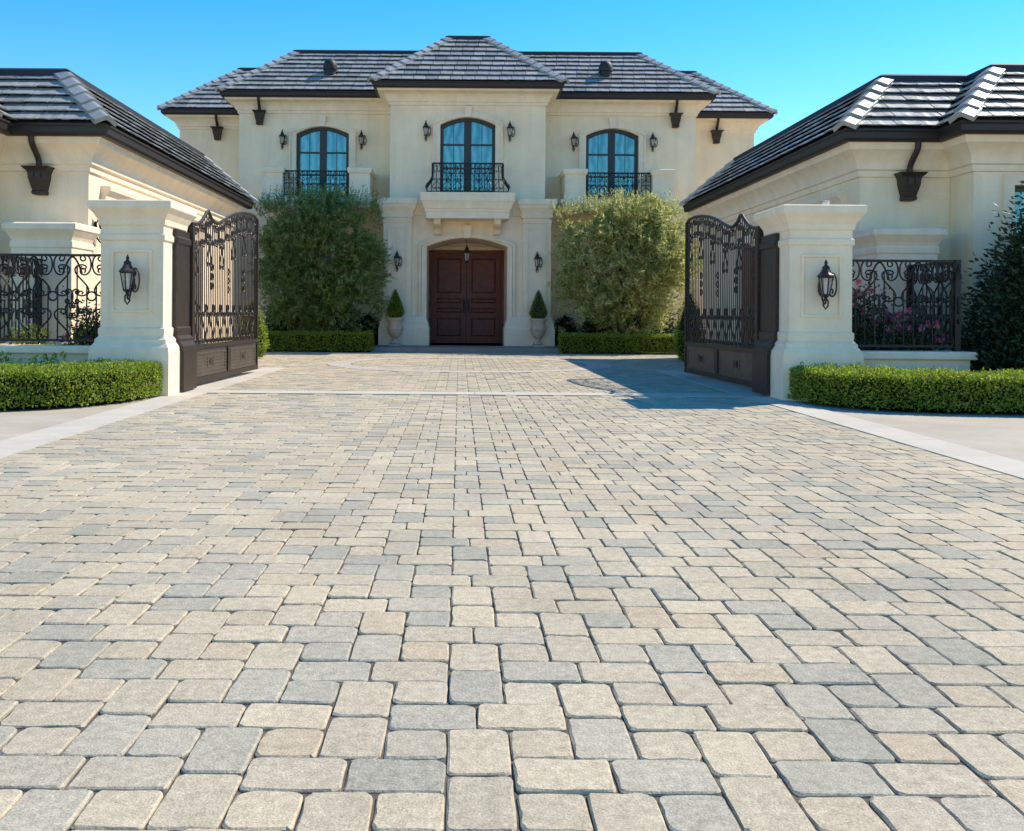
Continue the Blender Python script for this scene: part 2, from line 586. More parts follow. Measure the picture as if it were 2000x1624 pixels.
def stuff_pavers(name, tiles, parent, material):
    Vs, groups, o = [], {}, 0
    allv, f4, caps = [], [], []
    for key, x, y in tiles:
        vs, fs = rp.choice(LOW[key])
        a = np.array(vs)
        dz, tx, ty = rp.gauss(0, .0012), rp.gauss(0, .007), rp.gauss(0, .007)
        a = a.copy()
        a[:, 2] += dz + a[:, 0] * tx + a[:, 1] * ty
        a[:, 0] += x
        a[:, 1] += y
        allv.append(a)
        fa = np.array([f for f in fs if len(f) == 4]) + o
        f4.append(fa)
        capf = [f for f in fs if len(f) != 4]
        for f in capf:     # eight sided top as three quads
            f = [q + o for q in f]
            caps.append([(f[0], f[1], f[2], f[3]), (f[0], f[3], f[4], f[7]), (f[4], f[5], f[6], f[7])])
        o += len(vs)
    F = np.concatenate(f4 + [np.array(caps).reshape(-1, 4)])
    return np_obj(name, np.concatenate(allv), F, material, parent, kind='stuff')

tiles = lattice(X0 - 3.28, X0 + 3.28, -0.6, 11.3)
def in_view(t):
    u = 897 + 1810 * t[1] / t[2]
    v = 612 + 1810 / t[2]
    return t[2] > 1.5 and -70 < u < 2070 and v < 1690
vis = sorted([t for t in tiles if in_view(t)], key=lambda t: t[2])
near = set(vis[:300])
for t in vis[:300]:
    M = Matrix.Translation((t[1], t[2], rp.gauss(0, .0014))) @ Matrix.Rotation(rp.gauss(0, .006), 4, 'Z') @ Matrix.Rotation(rp.gauss(0, .007), 4, 'X') @ Matrix.Rotation(rp.gauss(0, .007), 4, 'Y')
    if rp.random() < 0.5:
        M = M @ Matrix.Rotation(math.pi, 4, 'Z')
    put('paver', rp.choice(VAR[t[0]]), driveway, M)
stuff_pavers('paver_field', [t for t in tiles if t not in near], driveway, PAVE_I)

RC, RR = (X0, 18.3), (2.35, 2.75)
ct = lattice(X0 - 5.4, X0 + 5.4, 11.72, 24.4)
ct = [t for t in ct if not (RR[0] < math.hypot(t[1] - RC[0], t[2] - RC[1]) < RR[1]) and not (abs(t[1] - X0) > 3.28 and t[2] < 16.6 and abs(t[1] - X0) < 3.68)]
stuff_pavers('courtyard_pavers', ct, courtyard, PAVE_I)
# pale ring of wedge pavers in the courtyard
Vr, Fr, o = [], [], 0
nseg = 96
for k in range(nseg):
    a0, a1 = 2 * math.pi * (k + 0.02) / nseg, 2 * math.pi * (k + 0.98) / nseg
    for ra, rb in ((RR[0] - 0.02, (RR[0] + RR[1]) / 2 - 0.003), ((RR[0] + RR[1]) / 2 + 0.003, RR[1] + 0.02)):
        q = [(RC[0] + r * math.sin(a), RC[1] + r * math.cos(a)) for r, a in ((ra, a0), (rb, a0), (rb, a1), (ra, a1))]
        z = 0.004 + rp.gauss(0, .001)
        Vr += [(x, y, -0.03) for x, y in q] + [(x, y, z) for x, y in q]
        Fr += [(o + 4, o + 5, o + 6, o + 7), (o, o + 1, o + 5, o + 4), (o + 1, o + 2, o + 6, o + 5), (o + 2, o + 3, o + 7, o + 6), (o + 3, o, o + 4, o + 7)]
        o += 8
np_obj('ring_pavers', np.array(Vr), np.array(Fr), RING_I, courtyard, kind='stuff')

# pale concrete border strips and the band across the gate line
border = tag(bpy.data.objects.new('border_strip', None), kind='structure')
COL.objects.link(border)
for s in (-1, 1):
    y = -2.0
    while y < 16.5:
        ln = 1.9 if y > 11 else 1.9
        y1 = min(y + ln, 16.55)
        mb = MB()
        mb.box(X0 + s * 3.285, X0 + s * 3.68, y + 0.003, y1 - 0.003, -0.05, 0.006)
        obj('border_slab', mb, BORDER, border)
        y = y1
x = -3.28
while x < 3.27:
    x1 = x + 3.28 / 2
    mb = MB()
    mb.box(X0 + x + 0.003, X0 + x1 - 0.003, 11.33, 11.69, -0.05, 0.006)
    obj('border_slab', mb, BORDER, border)
    x = x1

# ------------------------------------------------------------------ architecture helpers
def arch_z(x, cx, hw, spring, sag):
    t = (x - cx) / hw
    return spring + sag * (1 - t * t)

def wall_arch(mb, x0, x1, z0, z1, y, cx, hw, oz0, spring, sag, depth, n=14):
    """front wall sheet at y with one arched opening and its reveal"""
    q = lambda a: mb.poly(a)
    q([(x0, y, z0), (cx - hw, y, z0), (cx - hw, y, z1), (x0, y, z1)])
    q([(cx + hw, y, z0), (x1, y, z0), (x1, y, z1), (cx + hw, y, z1)])
    if oz0 > z0 + 1e-4:
        q([(cx - hw, y, z0), (cx + hw, y, z0), (cx + hw, y, oz0), (cx - hw, y, oz0)])
    yb = y + depth
    q([(cx - hw, y, oz0), (cx - hw, yb, oz0), (cx - hw, yb, spring), (cx - hw, y, spring)])
    q([(cx + hw, y, oz0), (cx + hw, yb, oz0), (cx + hw, yb, spring), (cx + hw, y, spring)])
    q([(cx - hw, y, oz0), (cx + hw, y, oz0), (cx + hw, yb, oz0), (cx - hw, yb, oz0)])
    for i in range(n):
        xa, xb = cx - hw + 2 * hw * i / n, cx - hw + 2 * hw * (i + 1) / n
        za, zb = arch_z(xa, cx, hw, spring, sag), arch_z(xb, cx, hw, spring, sag)
        q([(xa, y, za), (xb, y, zb), (xb, y, z1), (xa, y, z1)])
        q([(xa, y, za), (xa, yb, za), (xb, yb, zb), (xb, y, zb)])

def arch_band(mb, cx, hw, spring, sag, z0, w, y0, y1, n=14, foot=True):
    """flat band of width w round an arched opening, front at y0, back at y1 (y0 < y1)"""
    inn, out = [(cx - hw, z0)], [(cx - hw - w, z0)]
    for i in range(n + 1):
        x = cx - hw + 2 * hw * i / n
        inn.append((x, arch_z(x, cx, hw, spring, sag)))
        xo = cx + (x - cx) * (hw + w) / hw
        out.append((xo, arch_z(x, cx, hw, spring, sag) + w))
    inn.append((cx + hw, z0))
    out.append((cx + hw + w, z0))
    m = len(inn)
    vs = [(x, y0, z) for x, z in inn] + [(x, y0, z) for x, z in out] + [(x, y1, z) for x, z in inn] + [(x, y1, z) for x, z in out]
    fs = []
    for i in range(m - 1):
        fs += [(i, i + 1, m + i + 1, m + i), (m + i, m + i + 1, 3 * m + i + 1, 3 * m + i), (i, i + 1, 2 * m + i + 1, 2 * m + i), (2 * m + i, 2 * m + i + 1, 3 * m + i + 1, 3 * m + i)]
    fs += [(0, m, 3 * m, 2 * m), (m - 1, 2 * m - 1, 4 * m - 1, 3 * m - 1)]
    mb.add(vs, fs)

def french_window(parent, cx, hw, z0, spring, sag, y, trim=True):
    """y = wall face; frame set back 0.1; children pane, muntin"""
    yf = y + 0.10
    if trim:
        mb = MB()
        arch_band(mb, cx, hw + 0.004, spring, sag, z0, 0.15, y - 0.05, y + 0.02)
        arch_band(mb, cx, hw + 0.15, spring + 0.01, sag, z0, 0.05, y - 0.085, y + 0.02)
        # keystone
        zk = spring + sag
        mb.add([(cx - .07, y - .11, zk + .0), (cx + .07, y - .11, zk + .0), (cx + .11, y - .11, zk + .29), (cx - .11, y - .11, zk + .29),
                (cx - .07, y + .0, zk + .0), (cx + .07, y + .0, zk + .0), (cx + .11, y + .0, zk + .29), (cx - .11, y + .0, zk + .29)],
               [(0, 1, 2, 3), (0, 1, 5, 4), (1, 2, 6, 5), (2, 3, 7, 6), (3, 0, 4, 7)])
        obj('window_surround', mb, TRIM, parent)
    mb = MB()
    arch_band(mb, cx, hw - 0.085, spring - 0.085, sag, z0, 0.08, yf - 0.03, yf + 0.07)
    mb.box(cx - 0.095, cx + 0.095, yf - 0.02, yf + 0.06, z0, spring + sag - 0.09)
    for s in (-1, 1):
        mb.box(cx + s * 0.10, cx + s * (hw - 0.09), yf - 0.012, yf + 0.06, z0, z0 + 0.16)
    win = obj('window', mb, FRAME, parent)
    h = spring + sag - z0
    cuts = [z0 + 0.17, z0 + h * 0.36, z0 + h * 0.66]
    for s in (-1, 1):
        a, b = sorted((cx + s * 0.10, cx + s * (hw - 0.075)))
        for k, zc in enumerate(cuts):
            if k < 2:
                m2 = MB()
                m2.box(a, b, yf + 0.035, yf + 0.045, zc, cuts[k + 1])
            else:
                xs = [a + (b - a) * i / 6 for i in range(7)]
                top = [(x, min(arch_z(x, cx, hw - 0.085, spring - 0.085, sag), 99)) for x in xs]
                m2 = MB()
                ring = [(a, zc), (b, zc)] + top[::-1]
                nn = len(ring)
                m2.add([(x, yf + .035, z) for x, z in ring] + [(x, yf + .045, z) for x, z in ring],
                       [tuple(range(nn)), tuple(range(2 * nn - 1, nn - 1, -1))] + [(i, (i + 1) % nn, nn + (i + 1) % nn, nn + i) for i in range(nn)])
            obj('pane', m2, GLASS, win)
            if k > 0:
                m3 = MB()
                m3.box(a, b, yf + 0.0, yf + 0.05, zc - 0.022, zc + 0.022)
                obj('muntin', m3, FRAME, win)
        m3 = MB()
        xm = (a + b) / 2
        m3.box(xm - 0.008, xm + 0.008, yf + 0.02, yf + 0.048, cuts[0], arch_z(xm, cx, hw - .085, spring - .085, sag))
        obj('muntin', m3, FRAME, win)
    return win

# ---- roof tiles
TW, TL, TT = 0.33, 0.36, 0.080
rt = random.Random(5)
def tile_verts(w, L, t, rnd, waves=4):
    """x across, y up the slope from 0, z out of the slope; thick uneven butt at y = 0"""
    vs, fs = [], []
    m = waves + 1
    for i in range(m):
        x = -w / 2 + w * i / waves
        j = rnd.uniform(-.006, .006)
        vs += [(x, j, t * 0.78 + rnd.uniform(-.004, .004)), (x, j, t * 1.0 + rnd.uniform(-.005, .004)), (x, L, 0.018), (x, L, 0.0)]
    for i in range(waves):
        a, b = i * 4, (i + 1) * 4
        fs += [(a, b, b + 1, a + 1), (a + 1, b + 1, b + 2, a + 2), (a + 2, b + 2, b + 3, a + 3), (a + 3, b + 3, b, a)]
    fs += [(0, 1, 2, 3), (waves * 4 + 3, waves * 4 + 2, waves * 4 + 1, waves * 4)]
    return vs, fs
TILES = []
for q in range(8):
    mb = MB()
    mb.add(*tile_verts(TW - 0.014, TL, TT, rt))
    TILES.append(mesh_of('roof_tile', mb, TILE_O, fixn=True))
mb = MB()
for_hip = []
def hip_verts():
    """hip cap: y up the hip, folded over the edge, thick lower end"""
    sec = [(-.155, -.085), (-.03, -.006), (0, .0), (.03, -.006), (.155, -.085)]
    vs, fs = [], []
    for y, lift, sc in ((0, .135, 1.05), (.36, .092, 1.0)):
        for x, z in sec:
            vs.append((x * sc, y, z + lift))
        for x, z in sec:
            vs.append((x * sc * .9, y, z + lift - .07))
    n = 5
    for i in range(n - 1):
        fs += [(i, i + 1, 10 + i + 1, 10 + i), (5 + i, 5 + i + 1, 15 + i + 1, 15 + i), (i, i + 1, 5 + i + 1, 5 + i), (10 + i, 10 + i + 1, 15 + i + 1, 15 + i)]
    fs += [(0, 5, 15, 10), (4, 9, 19, 14)]
    return vs, fs
mb = MB().add(*hip_verts())
HIP = mesh_of('hip_tile', mb, TILE_O)

def roof(parent, x0, x1, y0, y1, ze, run, pitch, faces, indiv, skip=None, dz=0.0, pitchlen=0.285, name='roof', ridge=True, hips=('fl', 'fr')):
    """truncated hip roof. faces: front/left/right/back; indiv(face, point) -> own tile object"""
    zt = ze + run * pitch + dz
    mb = MB()
    vs = [(x0, y0, ze), (x1, y0, ze), (x1, y1, ze), (x0, y1, ze), (x0 + run, y0 + run, zt), (x1 - run, y0 + run, zt), (x1 - run, y1 - run, zt), (x0 + run, y1 - run, zt)]
    mb.add(vs, [(0, 1, 5, 4), (1, 2, 6, 5), (2, 3, 7, 6), (3, 0, 4, 7), (4, 5, 6, 7), (3, 2, 1, 0)])
    rf = obj(name, mb, UNDERLAY, parent)
    L0 = root_loc(parent)
    Sl = math.hypot(run, run * pitch)
    nc = max(3, round(Sl / pitchlen))
    step = Sl / nc
    up = {'front': Vector((0, 1, pitch)), 'back': Vector((0, -1, pitch)), 'left': Vector((1, 0, pitch)), 'right': Vector((-1, 0, pitch))}
    al = {'front': Vector((1, 0, 0)), 'back': Vector((-1, 0, 0)), 'left': Vector((0, -1, 0)), 'right': Vector((0, 1, 0))}
    st = {'front': Vector((x0, y0, ze)), 'back': Vector((x1, y1, ze)), 'left': Vector((x0, y1, ze)), 'right': Vector((x1, y0, ze))}
    ln = {'front': x1 - x0, 'back': x1 - x0, 'left': y1 - y0, 'right': y1 - y0}
    V, F, o = [], [], 0
    for fc in faces:
        u, a = up[fc].normalized(), al[fc]
        nrm = a.cross(u).normalized()
        for i in range(nc):
            s = i * step
            ins = (i + 0.55) / nc * run
            lo, hi = ins, ln[fc] - ins
            c = lo - TW * (0.5 if i % 2 else 0.0) - rt.uniform(0, .05)
            while c < hi:
                a0, a1 = max(c, lo), min(c + TW, hi)
                c += TW
                w = a1 - a0
                if w < 0.06:
                    continue
                p = st[fc] + a * ((a0 + a1) / 2) + u * s
                if skip and skip(p):
                    continue
                M = Matrix.Identity(4)
                for r_ in range(3):
                    M[r_][0], M[r_][1], M[r_][2], M[r_][3] = a[r_], u[r_], nrm[r_], p[r_]
                M = M @ Matrix.Translation((0, rt.uniform(-.007, .005), 0.004 + rt.uniform(0, .004))) @ Matrix.Rotation(rt.gauss(0, .006), 4, 'Y')
                sc = min(1.0, step * 1.22 / TL)
                if indiv(fc, p):
                    M = Matrix.Translation(-L0) @ M @ Matrix.Diagonal((w / TW, sc, 1, 1))
                    put('roof_tile', rt.choice(TILES), rf, M)
                else:
                    vv, ff = tile_verts(w - 0.014, TL * sc, TT, rt, 2)
                    A = np.array(M)
                    vv = np.array(vv) @ A[:3, :3].T + A[:3, 3]
                    V.append(vv)
                    F += [tuple(q + o for q in f) for f in ff]
                    o += len(vv)
    if V:
        np_obj('roof_tiles', np.concatenate(V), np.array(F), TILE_I, rf, kind='stuff')
    # hips
    corners = {'fl': (Vector((x0, y0, ze)), Vector((x0 + run, y0 + run, zt))), 'fr': (Vector((x1, y0, ze)), Vector((x1 - run, y0 + run, zt))),
               'bl': (Vector((x0, y1, ze)), Vector((x0 + run, y1 - run, zt))), 'br': (Vector((x1, y1, ze)), Vector((x1 - run, y1 - run, zt)))}
    for h in hips:
        A, B = corners[h]
        d = (B - A).normalized()
        side = d.cross(Vector((0, 0, 1))).normalized()
        nn = side.cross(d).normalized()
        Lh = (B - A).length
        k = max(4, round(Lh / 0.30))
        for i in range(k):
            p = A + d * (Lh * i / k - 0.02)
            if skip and skip(p + Vector((0, 0, .03))):
                continue
            M = Matrix.Identity(4)
            for r_ in range(3):
                M[r_][0], M[r_][1], M[r_][2], M[r_][3] = side[r_], d[r_], nn[r_], p[r_] - L0[r_]
            put('hip_tile', HIP, rf, M @ Matrix.Rotation(rt.gauss(0, .02), 4, 'Z'))
    if ridge:
        mb = MB()
        a, b, c, d_ = x0 + run, x1 - run, y0 + run, y1 - run
        path = [(a, d_), (a, c), (b, c), (b, d_)]
        mb.sweep(path, [(0.09, zt - 0.11), (0.13, zt - 0.06), (0.12, zt + 0.06), (0.04, zt + 0.10), (-0.10, zt + 0.06), (-0.12, zt - 0.02), (0.09, zt - 0.11)])
        obj('ridge_cap', mb, RIDGE, rf)
    return rf

def mirror_path(path, s):
    p = [(X0 + s * x, y) for x, y in path]
    return p if s > 0 else p[::-1]

# rain head (local: wall at y = 0, facing -y; z = 0 at bucket top)
def rain_head_meshes(pipe_off, h, yo):
    b = MB()
    lv = [(-0.0, 0.055, 0.06), (-0.02, 0.10, 0.085)]
    def ring(hw, hd, z):
        return [(-hw, -hd * 2, z), (hw, -hd * 2, z), (hw, -0.005, z), (-hw, -0.005, z)]
    secs = [(0.072, 0.06, -0.39), (0.09, 0.072, -0.38), (0.095, 0.075, -0.345), (0.085, 0.07, -0.33), (0.125, 0.095, -0.16), (0.13, 0.10, -0.09), (0.14, 0.105, -0.06), (0.18, 0.125, -0.022), (0.192, 0.135, 0.0), (0.165, 0.12, 0.0), (0.13, 0.10, -0.06)]
    vs, fs = [], []
    for q in secs:
        vs += ring(*q)
    for i in range(len(secs) - 1):
        for j in range(4):
            fs.append((i * 4 + j, i * 4 + (j + 1) % 4, (i + 1) * 4 + (j + 1) % 4, (i + 1) * 4 + j))
    fs += [(3, 2, 1, 0), tuple((len(secs) - 1) * 4 + j for j in range(4))]
    b.add(vs, fs)
    for s in (-1, 1):   # ribs on the front
        b.box(s * 0.05 - 0.012, s * 0.05 + 0.012, -0.212, -0.18, -0.15, -0.07)
    p = MB()
    pts = []
    for i in range(19):
        t = i / 18
        e = min(1.0, max(0.0, (t - 0.12) / 0.66)); e = e * e * (3 - 2 * e)
        pts.append((pipe_off * (1 - e), -yo * (1 - e) - 0.12 * e, h * (1 - t) - 0.05 * t))
    p.tube(pts, 0.042, 8)
    return b, p
RH = {}
def rain_head(parent, x, y, z, off, h, yo=0.30):
    key = (round(off, 3), round(h, 3))
    if key not in RH:
        b, p = rain_head_meshes(off, h, yo)
        RH[key] = (mesh_of('rain_head', b, BRONZE), mesh_of('pipe', p, BRONZE, smooth=60))
    L0 = root_loc(parent)
    hd = put('rain_head', RH[key][0], parent, Matrix.Translation(Vector((x, y, z)) - L0))
    put('pipe', RH[key][1], hd, Matrix.Identity(4))
    return hd

# ------------------------------------------------------------------ the house
house = thing('villa', 'large two storey cream villa with dark tiled hip roofs at the end of the drive', 'house', (X0, 25.0, 0))
PW = STUCCO
WT = 7.12
# centre upper wall
mb = MB()
wall_arch(mb, X0 - 2.12, X0 + 2.12, 4.02, WT, 25.3, X0, 0.75, 4.2, 6.14, 0.2, 0.3)
for s in (-1, 1):
    mb.box(X0 + s * 1.92, X0 + s * 2.12, 25.302, 26.6, 4.02, WT)
obj('wall', mb, PW, house, fixn=False)
for s in (-1, 1):
    mb = MB()
    a, b = sorted((X0 + s * 2.12, X0 + s * 6.53))
    wall_arch(mb, a, b, 0, WT, 26.5, X0 + s * 4.14, 0.75, 4.17, 6.10, 0.2, 0.3)
    mb.box(X0 + s * 6.33, X0 + s * 6.53, 26.502, 29.0, 0, WT)
    obj('wall', mb, PW, house, fixn=False)
    mb = MB()
    a, b = sorted((X0 + s * 6.53, X0 + s * 8.96))
    mb.box(a, b, 28.9, 35.5, 0, WT)
    obj('wall', mb, PW, house)
mb = MB()
mb.box(X0 - 6.5, X0 + 6.5, 34.0, 34.3, 0, WT)
mb.box(X0 - 6.5, X0 + 6.5, 27.6, 34.0, 3.9, 4.0)
mb.box(X0 - 6.5, X0 + 6.5, 27.6, 27.7, 0, WT)
obj('back_wall', mb, PW, house)

hp = [(-8.96, 35.5), (-8.96, 28.9), (-6.53, 28.9), (-6.53, 26.5), (-2.12, 26.5), (-2.12, 25.3), (2.12, 25.3), (2.12, 26.5), (6.53, 26.5), (6.53, 28.9), (8.96, 28.9), (8.96, 35.5)]
hpath = [(X0 + x, y) for x, y in hp]
mb = MB()
mb.sweep(hpath, [(0.0, 6.66), (0.035, 6.67), (0.045, 6.74), (0.08, 6.76), (0.09, 6.82), (0.15, 6.91), (0.24, 6.98), (0.33, 7.0), (0.345, 7.06), (0.0, 7.06)])
obj('cornice', mb, TRIM, house, smooth=30)
mb = MB()
mb.sweep(hpath, [(0.30, 7.055), (0.41, 7.055), (0.45, 7.10), (0.455, 7.17), (0.475, 7.19), (0.475, 7.215), (0.40, 7.215), (0.30, 7.20), (0.30, 7.055)])
obj('gutter', mb, GUTTER, house)

def under_center(p):
    ax = abs(p.x - X0)
    if ax < 2.50 and p.y > 24.84:
        zc = 7.2 + 0.85 * min(2.58 - ax, p.y - 24.84, 2.05)
        return p.z < zc - 0.13
    return False
def under_side(p):
    ax = abs(p.x - X0)
    if ax < 6.95 and p.y > 26.04:
        zc = 7.2 + 0.85 * min(6.99 - ax, p.y - 26.04, 1.87)
        return p.z < zc - 0.13
    return False
roof(house, X0 - 2.58, X0 + 2.58, 24.84, 33.0, 7.2, 2.05, 0.85, ('front', 'left', 'right'), lambda f, p: f == 'front')
roof(house, X0 - 6.99, X0 + 6.99, 26.04, 33.5, 7.2, 1.87, 0.85, ('front', 'left', 'right'), lambda f, p: f == 'front', skip=under_center, dz=0.0)
roof(house, X0 - 9.42, X0 + 9.42, 28.44, 36.0, 7.2, 2.02, 0.85, ('front', 'left', 'right'), lambda f, p: f == 'front', skip=under_side, dz=-0.004)
# roof vents
vm = MB()
vm.lathe([(0.16, -0.3), (0.16, 0.16), (0.20, 0.17), (0.205, 0.26), (0.19, 0.36), (0.14, 0.44), (0.07, 0.485), (0.0, 0.50)], 14)
VENT = mesh_of('roof_vent', vm, RIDGE, smooth=40)
for s in (-1, 1):
    yv = 26.78
    put('roof_vent', VENT, house, Matrix.Translation((s * 3.98, yv - 25.0, 7.2 + 0.85 * (yv - 26.04))))

# windows
french_window(house, X0, 0.75, 4.2, 6.14, 0.2, 25.3)
for s in (-1, 1):
    french_window(house, X0 + s * 4.14, 0.75, 4.17, 6.10, 0.2, 26.5)

# rain heads
for s in (-1, 1):
    rain_head(house, X0 + s * 5.93, 26.5, 6.72, -s * 0.02, 0.36, 0.36)
    rain_head(house, X0 + s * 7.76, 28.9, 6.72, -s * 0.02, 0.36, 0.36)

# lower storey: portico
PZ = 0.12
mb = MB()
mb.box(X0 - 2.42, X0 + 2.42, 23.45, 27.2, -0.04, PZ)
obj('door_step', mb, STEP, house)
mb = MB()
wall_arch(mb, X0 - 1.52, X0 + 1.52, PZ, 4.02, 25.14, X0, 1.09, PZ, 2.80, 0.24, 1.95)
for s in (-1, 1):
    a, b = sorted((X0 + s * 2.2, X0 + s * 1.52))
    mb.box(a, b, 25.10, 26.5, 0, 4.0)
obj('portico_wall', mb, TRIM, house, fixn=False)
mb = MB()
mb.box(X0 - 2.24, X0 + 2.24, 25.0, 26.5, 4.004, 4.05)
obj('portico_roof', mb, TRIM, house)
for s in (-1, 1):
    a, b = sorted((X0 + s * 1.50, X0 + s * 2.26))
    mb = MB()
    rect = [(a, 25.0), (b, 25.0), (b, 25.6), (a, 25.6)]
    mb.sweep(rect, [(0.0, 0.9), (0.0, 3.42), (0.02, 3.44), (0.02, 3.50), (0.0, 3.52), (0.0, 3.56), (0.04, 3.58), (0.05, 3.66), (0.03, 3.68), (0.05, 3.74), (0.11, 3.84), (0.13, 3.92), (0.15, 3.93), (0.15, 4.08)], closed=True, capz=True)
    obj('pilaster', mb, TRIM, house)
    mb = MB()     # raised panel on the pilaster
    c = X0 + s * 1.88
    for x_0, x_1, z_0, z_1 in ((c - .27, c + .27, 3.27, 3.31), (c - .27, c + .27, 0.98, 1.02), (c - .27, c - .23, 1.02, 3.27), (c + .23, c + .27, 1.02, 3.27)):
        mb.box(x_0, x_1, 24.982, 25.02, z_0, z_1)
    obj('pilaster_panel', mb, TRIM, house)
    mb = MB()
    a, b = sorted((X0 + s * 1.06, X0 + s * 2.32))
    mb.sweep([(a, 24.94), (b, 24.94), (b, 25.7), (a, 25.7)], [(0.05, PZ + .003), (0.05, 0.58), (0.035, 0.62), (0.02, 0.70), (0.02, 0.74), (-0.01, 0.78), (-0.03, 0.86), (-0.05, 0.90)], closed=True, capz=True)
    obj('plinth', mb, TRIM, house)
mb = MB()
arch_band(mb, X0, 1.10, 2.80, 0.24, 0.86, 0.13, 25.09, 25.16)
arch_band(mb, X0, 1.24, 2.82, 0.24, 0.86, 0.06, 25.05, 25.16)
mb.add([(X0 - .08, 25.02, 3.03), (X0 + .08, 25.02, 3.03), (X0 + .13, 25.02, 3.38), (X0 - .13, 25.02, 3.38), (X0 - .08, 25.15, 3.03), (X0 + .08, 25.15, 3.03), (X0 + .13, 25.15, 3.38), (X0 - .13, 25.15, 3.38)],
       [(0, 1, 2, 3), (0, 1, 5, 4), (1, 2, 6, 5), (2, 3, 7, 6), (3, 0, 4, 7)])
obj('arch_surround', mb, TRIM, house)
mb = MB()
mb.sweep([(X0 - 1.5, 25.14), (X0 + 1.5, 25.14)], [(0, 3.62), (0.05, 3.64), (0.06, 3.74), (0.1, 3.8), (0.14, 3.92), (0.16, 3.95), (0.16, 4.10), (0, 4.10)])
obj('entablature', mb, TRIM, house)
# balcony over the door
mb = MB()
bal = [(X0 - 1.0, 25.12), (X0 - 1.0, 24.52), (X0 + 1.0, 24.52), (X0 + 1.0, 25.12)]
mb.sweep(bal, [(0.10, 3.50), (0.10, 3.66), (0.125, 3.68), (0.125, 3.73), (0.15, 3.76), (0.18, 3.86), (0.215, 3.93), (0.235, 3.95), (0.235, 4.09), (0.25, 4.10), (0.25, 4.17)])
mb.poly([(X0 - 1.25, 24.27, 4.17), (X0 + 1.25, 24.27, 4.17), (X0 + 1.25, 25.3, 4.17), (X0 - 1.25, 25.3, 4.17)])
mb.poly([(X0 - 1.1, 24.42, 3.50), (X0 + 1.1, 24.42, 3.50), (X0 + 1.1, 25.14, 3.50), (X0 - 1.1, 25.14, 3.50)])
balc = obj('balcony', mb, TRIM, house)
for s in (-1, 1):
    mb = MB()
    pr = [(25.14, 3.50), (24.55, 3.50), (24.53, 3.44), (24.58, 3.36), (24.72, 3.30), (24.86, 3.30), (24.95, 3.24), (25.02, 3.14), (25.14, 3.10)]
    n = len(pr)
    vs = [(X0 + s * .80 - .09, y, z) for y, z in pr] + [(X0 + s * .80 + .09, y, z) for y, z in pr]
    mb.add(vs, [tuple(range(n)), tuple(range(2 * n - 1, n - 1, -1))] + [(i, (i + 1) % n, n + (i + 1) % n, n + i) for i in range(n)])
    obj('corbel', mb, TRIM, balc)

# wrought iron curves -------------------------------------------------
def clothoid(kind, n=32):
    """C or S scroll, chord along z, height 1, centred; returns [(x, z)]"""
    ts = np.linspace(-1, 1, n * 4 + 1)
    A = 7.5 if kind == 'C' else 8.0
    th = A * (0.15 * ts + 0.85 * np.sign(ts) * np.abs(ts) ** 2.2) if kind == 'C' else A * (0.12 * np.abs(ts) ** 2 + 0.88 * np.abs(ts) ** 2.9)
    dt = ts[1] - ts[0]
    x = np.concatenate([[0], np.cumsum(np.cos((th[1:] + th[:-1]) / 2) * dt)])
    z = np.concatenate([[0], np.cumsum(np.sin((th[1:] + th[:-1]) / 2) * dt)])
    x, z = x[::4], z[::4]
    pts = np.stack([x, z], 1)
    pts -= pts.mean(0)
    a = math.pi / 2 if kind == 'C' else math.pi / 2 - math.atan2(pts[-1, 1] - pts[0, 1], pts[-1, 0] - pts[0, 0])
    c, s_ = math.cos(a), math.sin(a)
    pts = pts @ np.array([[c, s_], [-s_, c]])
    pts -= (pts.max(0) + pts.min(0)) / 2
    return pts / (pts[:, 1].max() - pts[:, 1].min())
CL = {'C': clothoid('C'), 'S': clothoid('S')}
SCW = {k: float(CL[k][:, 0].max() - CL[k][:, 0].min()) for k in CL}
SCR = {}
def scroll_mesh(kind, w, h, r, rot=0.0, m=None):
    m = m or IRON
    key = (kind, round(w, 3), round(h, 3), r, rot, m.name)
    if key not in SCR:
        mb = MB()
        p = [(x * w / SCW[kind], z * h) for x, z in CL[kind]]
        if rot:
            c, s_ = math.cos(rot), math.sin(rot)
            p = [(x * c - z * s_, x * s_ + z * c) for x, z in p]
        mb.tube([(x, 0, z) for x, z in p], r, 5)
        SCR[key] = mesh_of('scroll', mb, m, smooth=60)
    return SCR[key]
BARM = {}
def bar_mesh(L, r, m=None):
    m = m or IRON
    key = (round(L, 3), r, m.name)
    if key not in BARM:
        mb = MB()
        mb.tube([(0, 0, 0), (0, 0, L)], r, 6)
        BARM[key] = mesh_of('bar', mb, m, smooth=60)
    return BARM[key]
def ring_mesh(rad, r):
    key = ('ring', rad, r)
    if key not in SCR:
        mb = MB()
        mb.tube([(rad * math.cos(2 * math.pi * i / 18), 0, rad * math.sin(2 * math.pi * i / 18)) for i in range(18)], r, 5, closed=True)
        SCR[key] = mesh_of('ring', mb, IRON, smooth=60)
    return SCR[key]
def T(x, y, z, flip=False, fz=False):
    return Matrix.Translation((x, y, z)) @ Matrix.Diagonal((-1 if flip else 1, 1, -1 if fz else 1, 1))

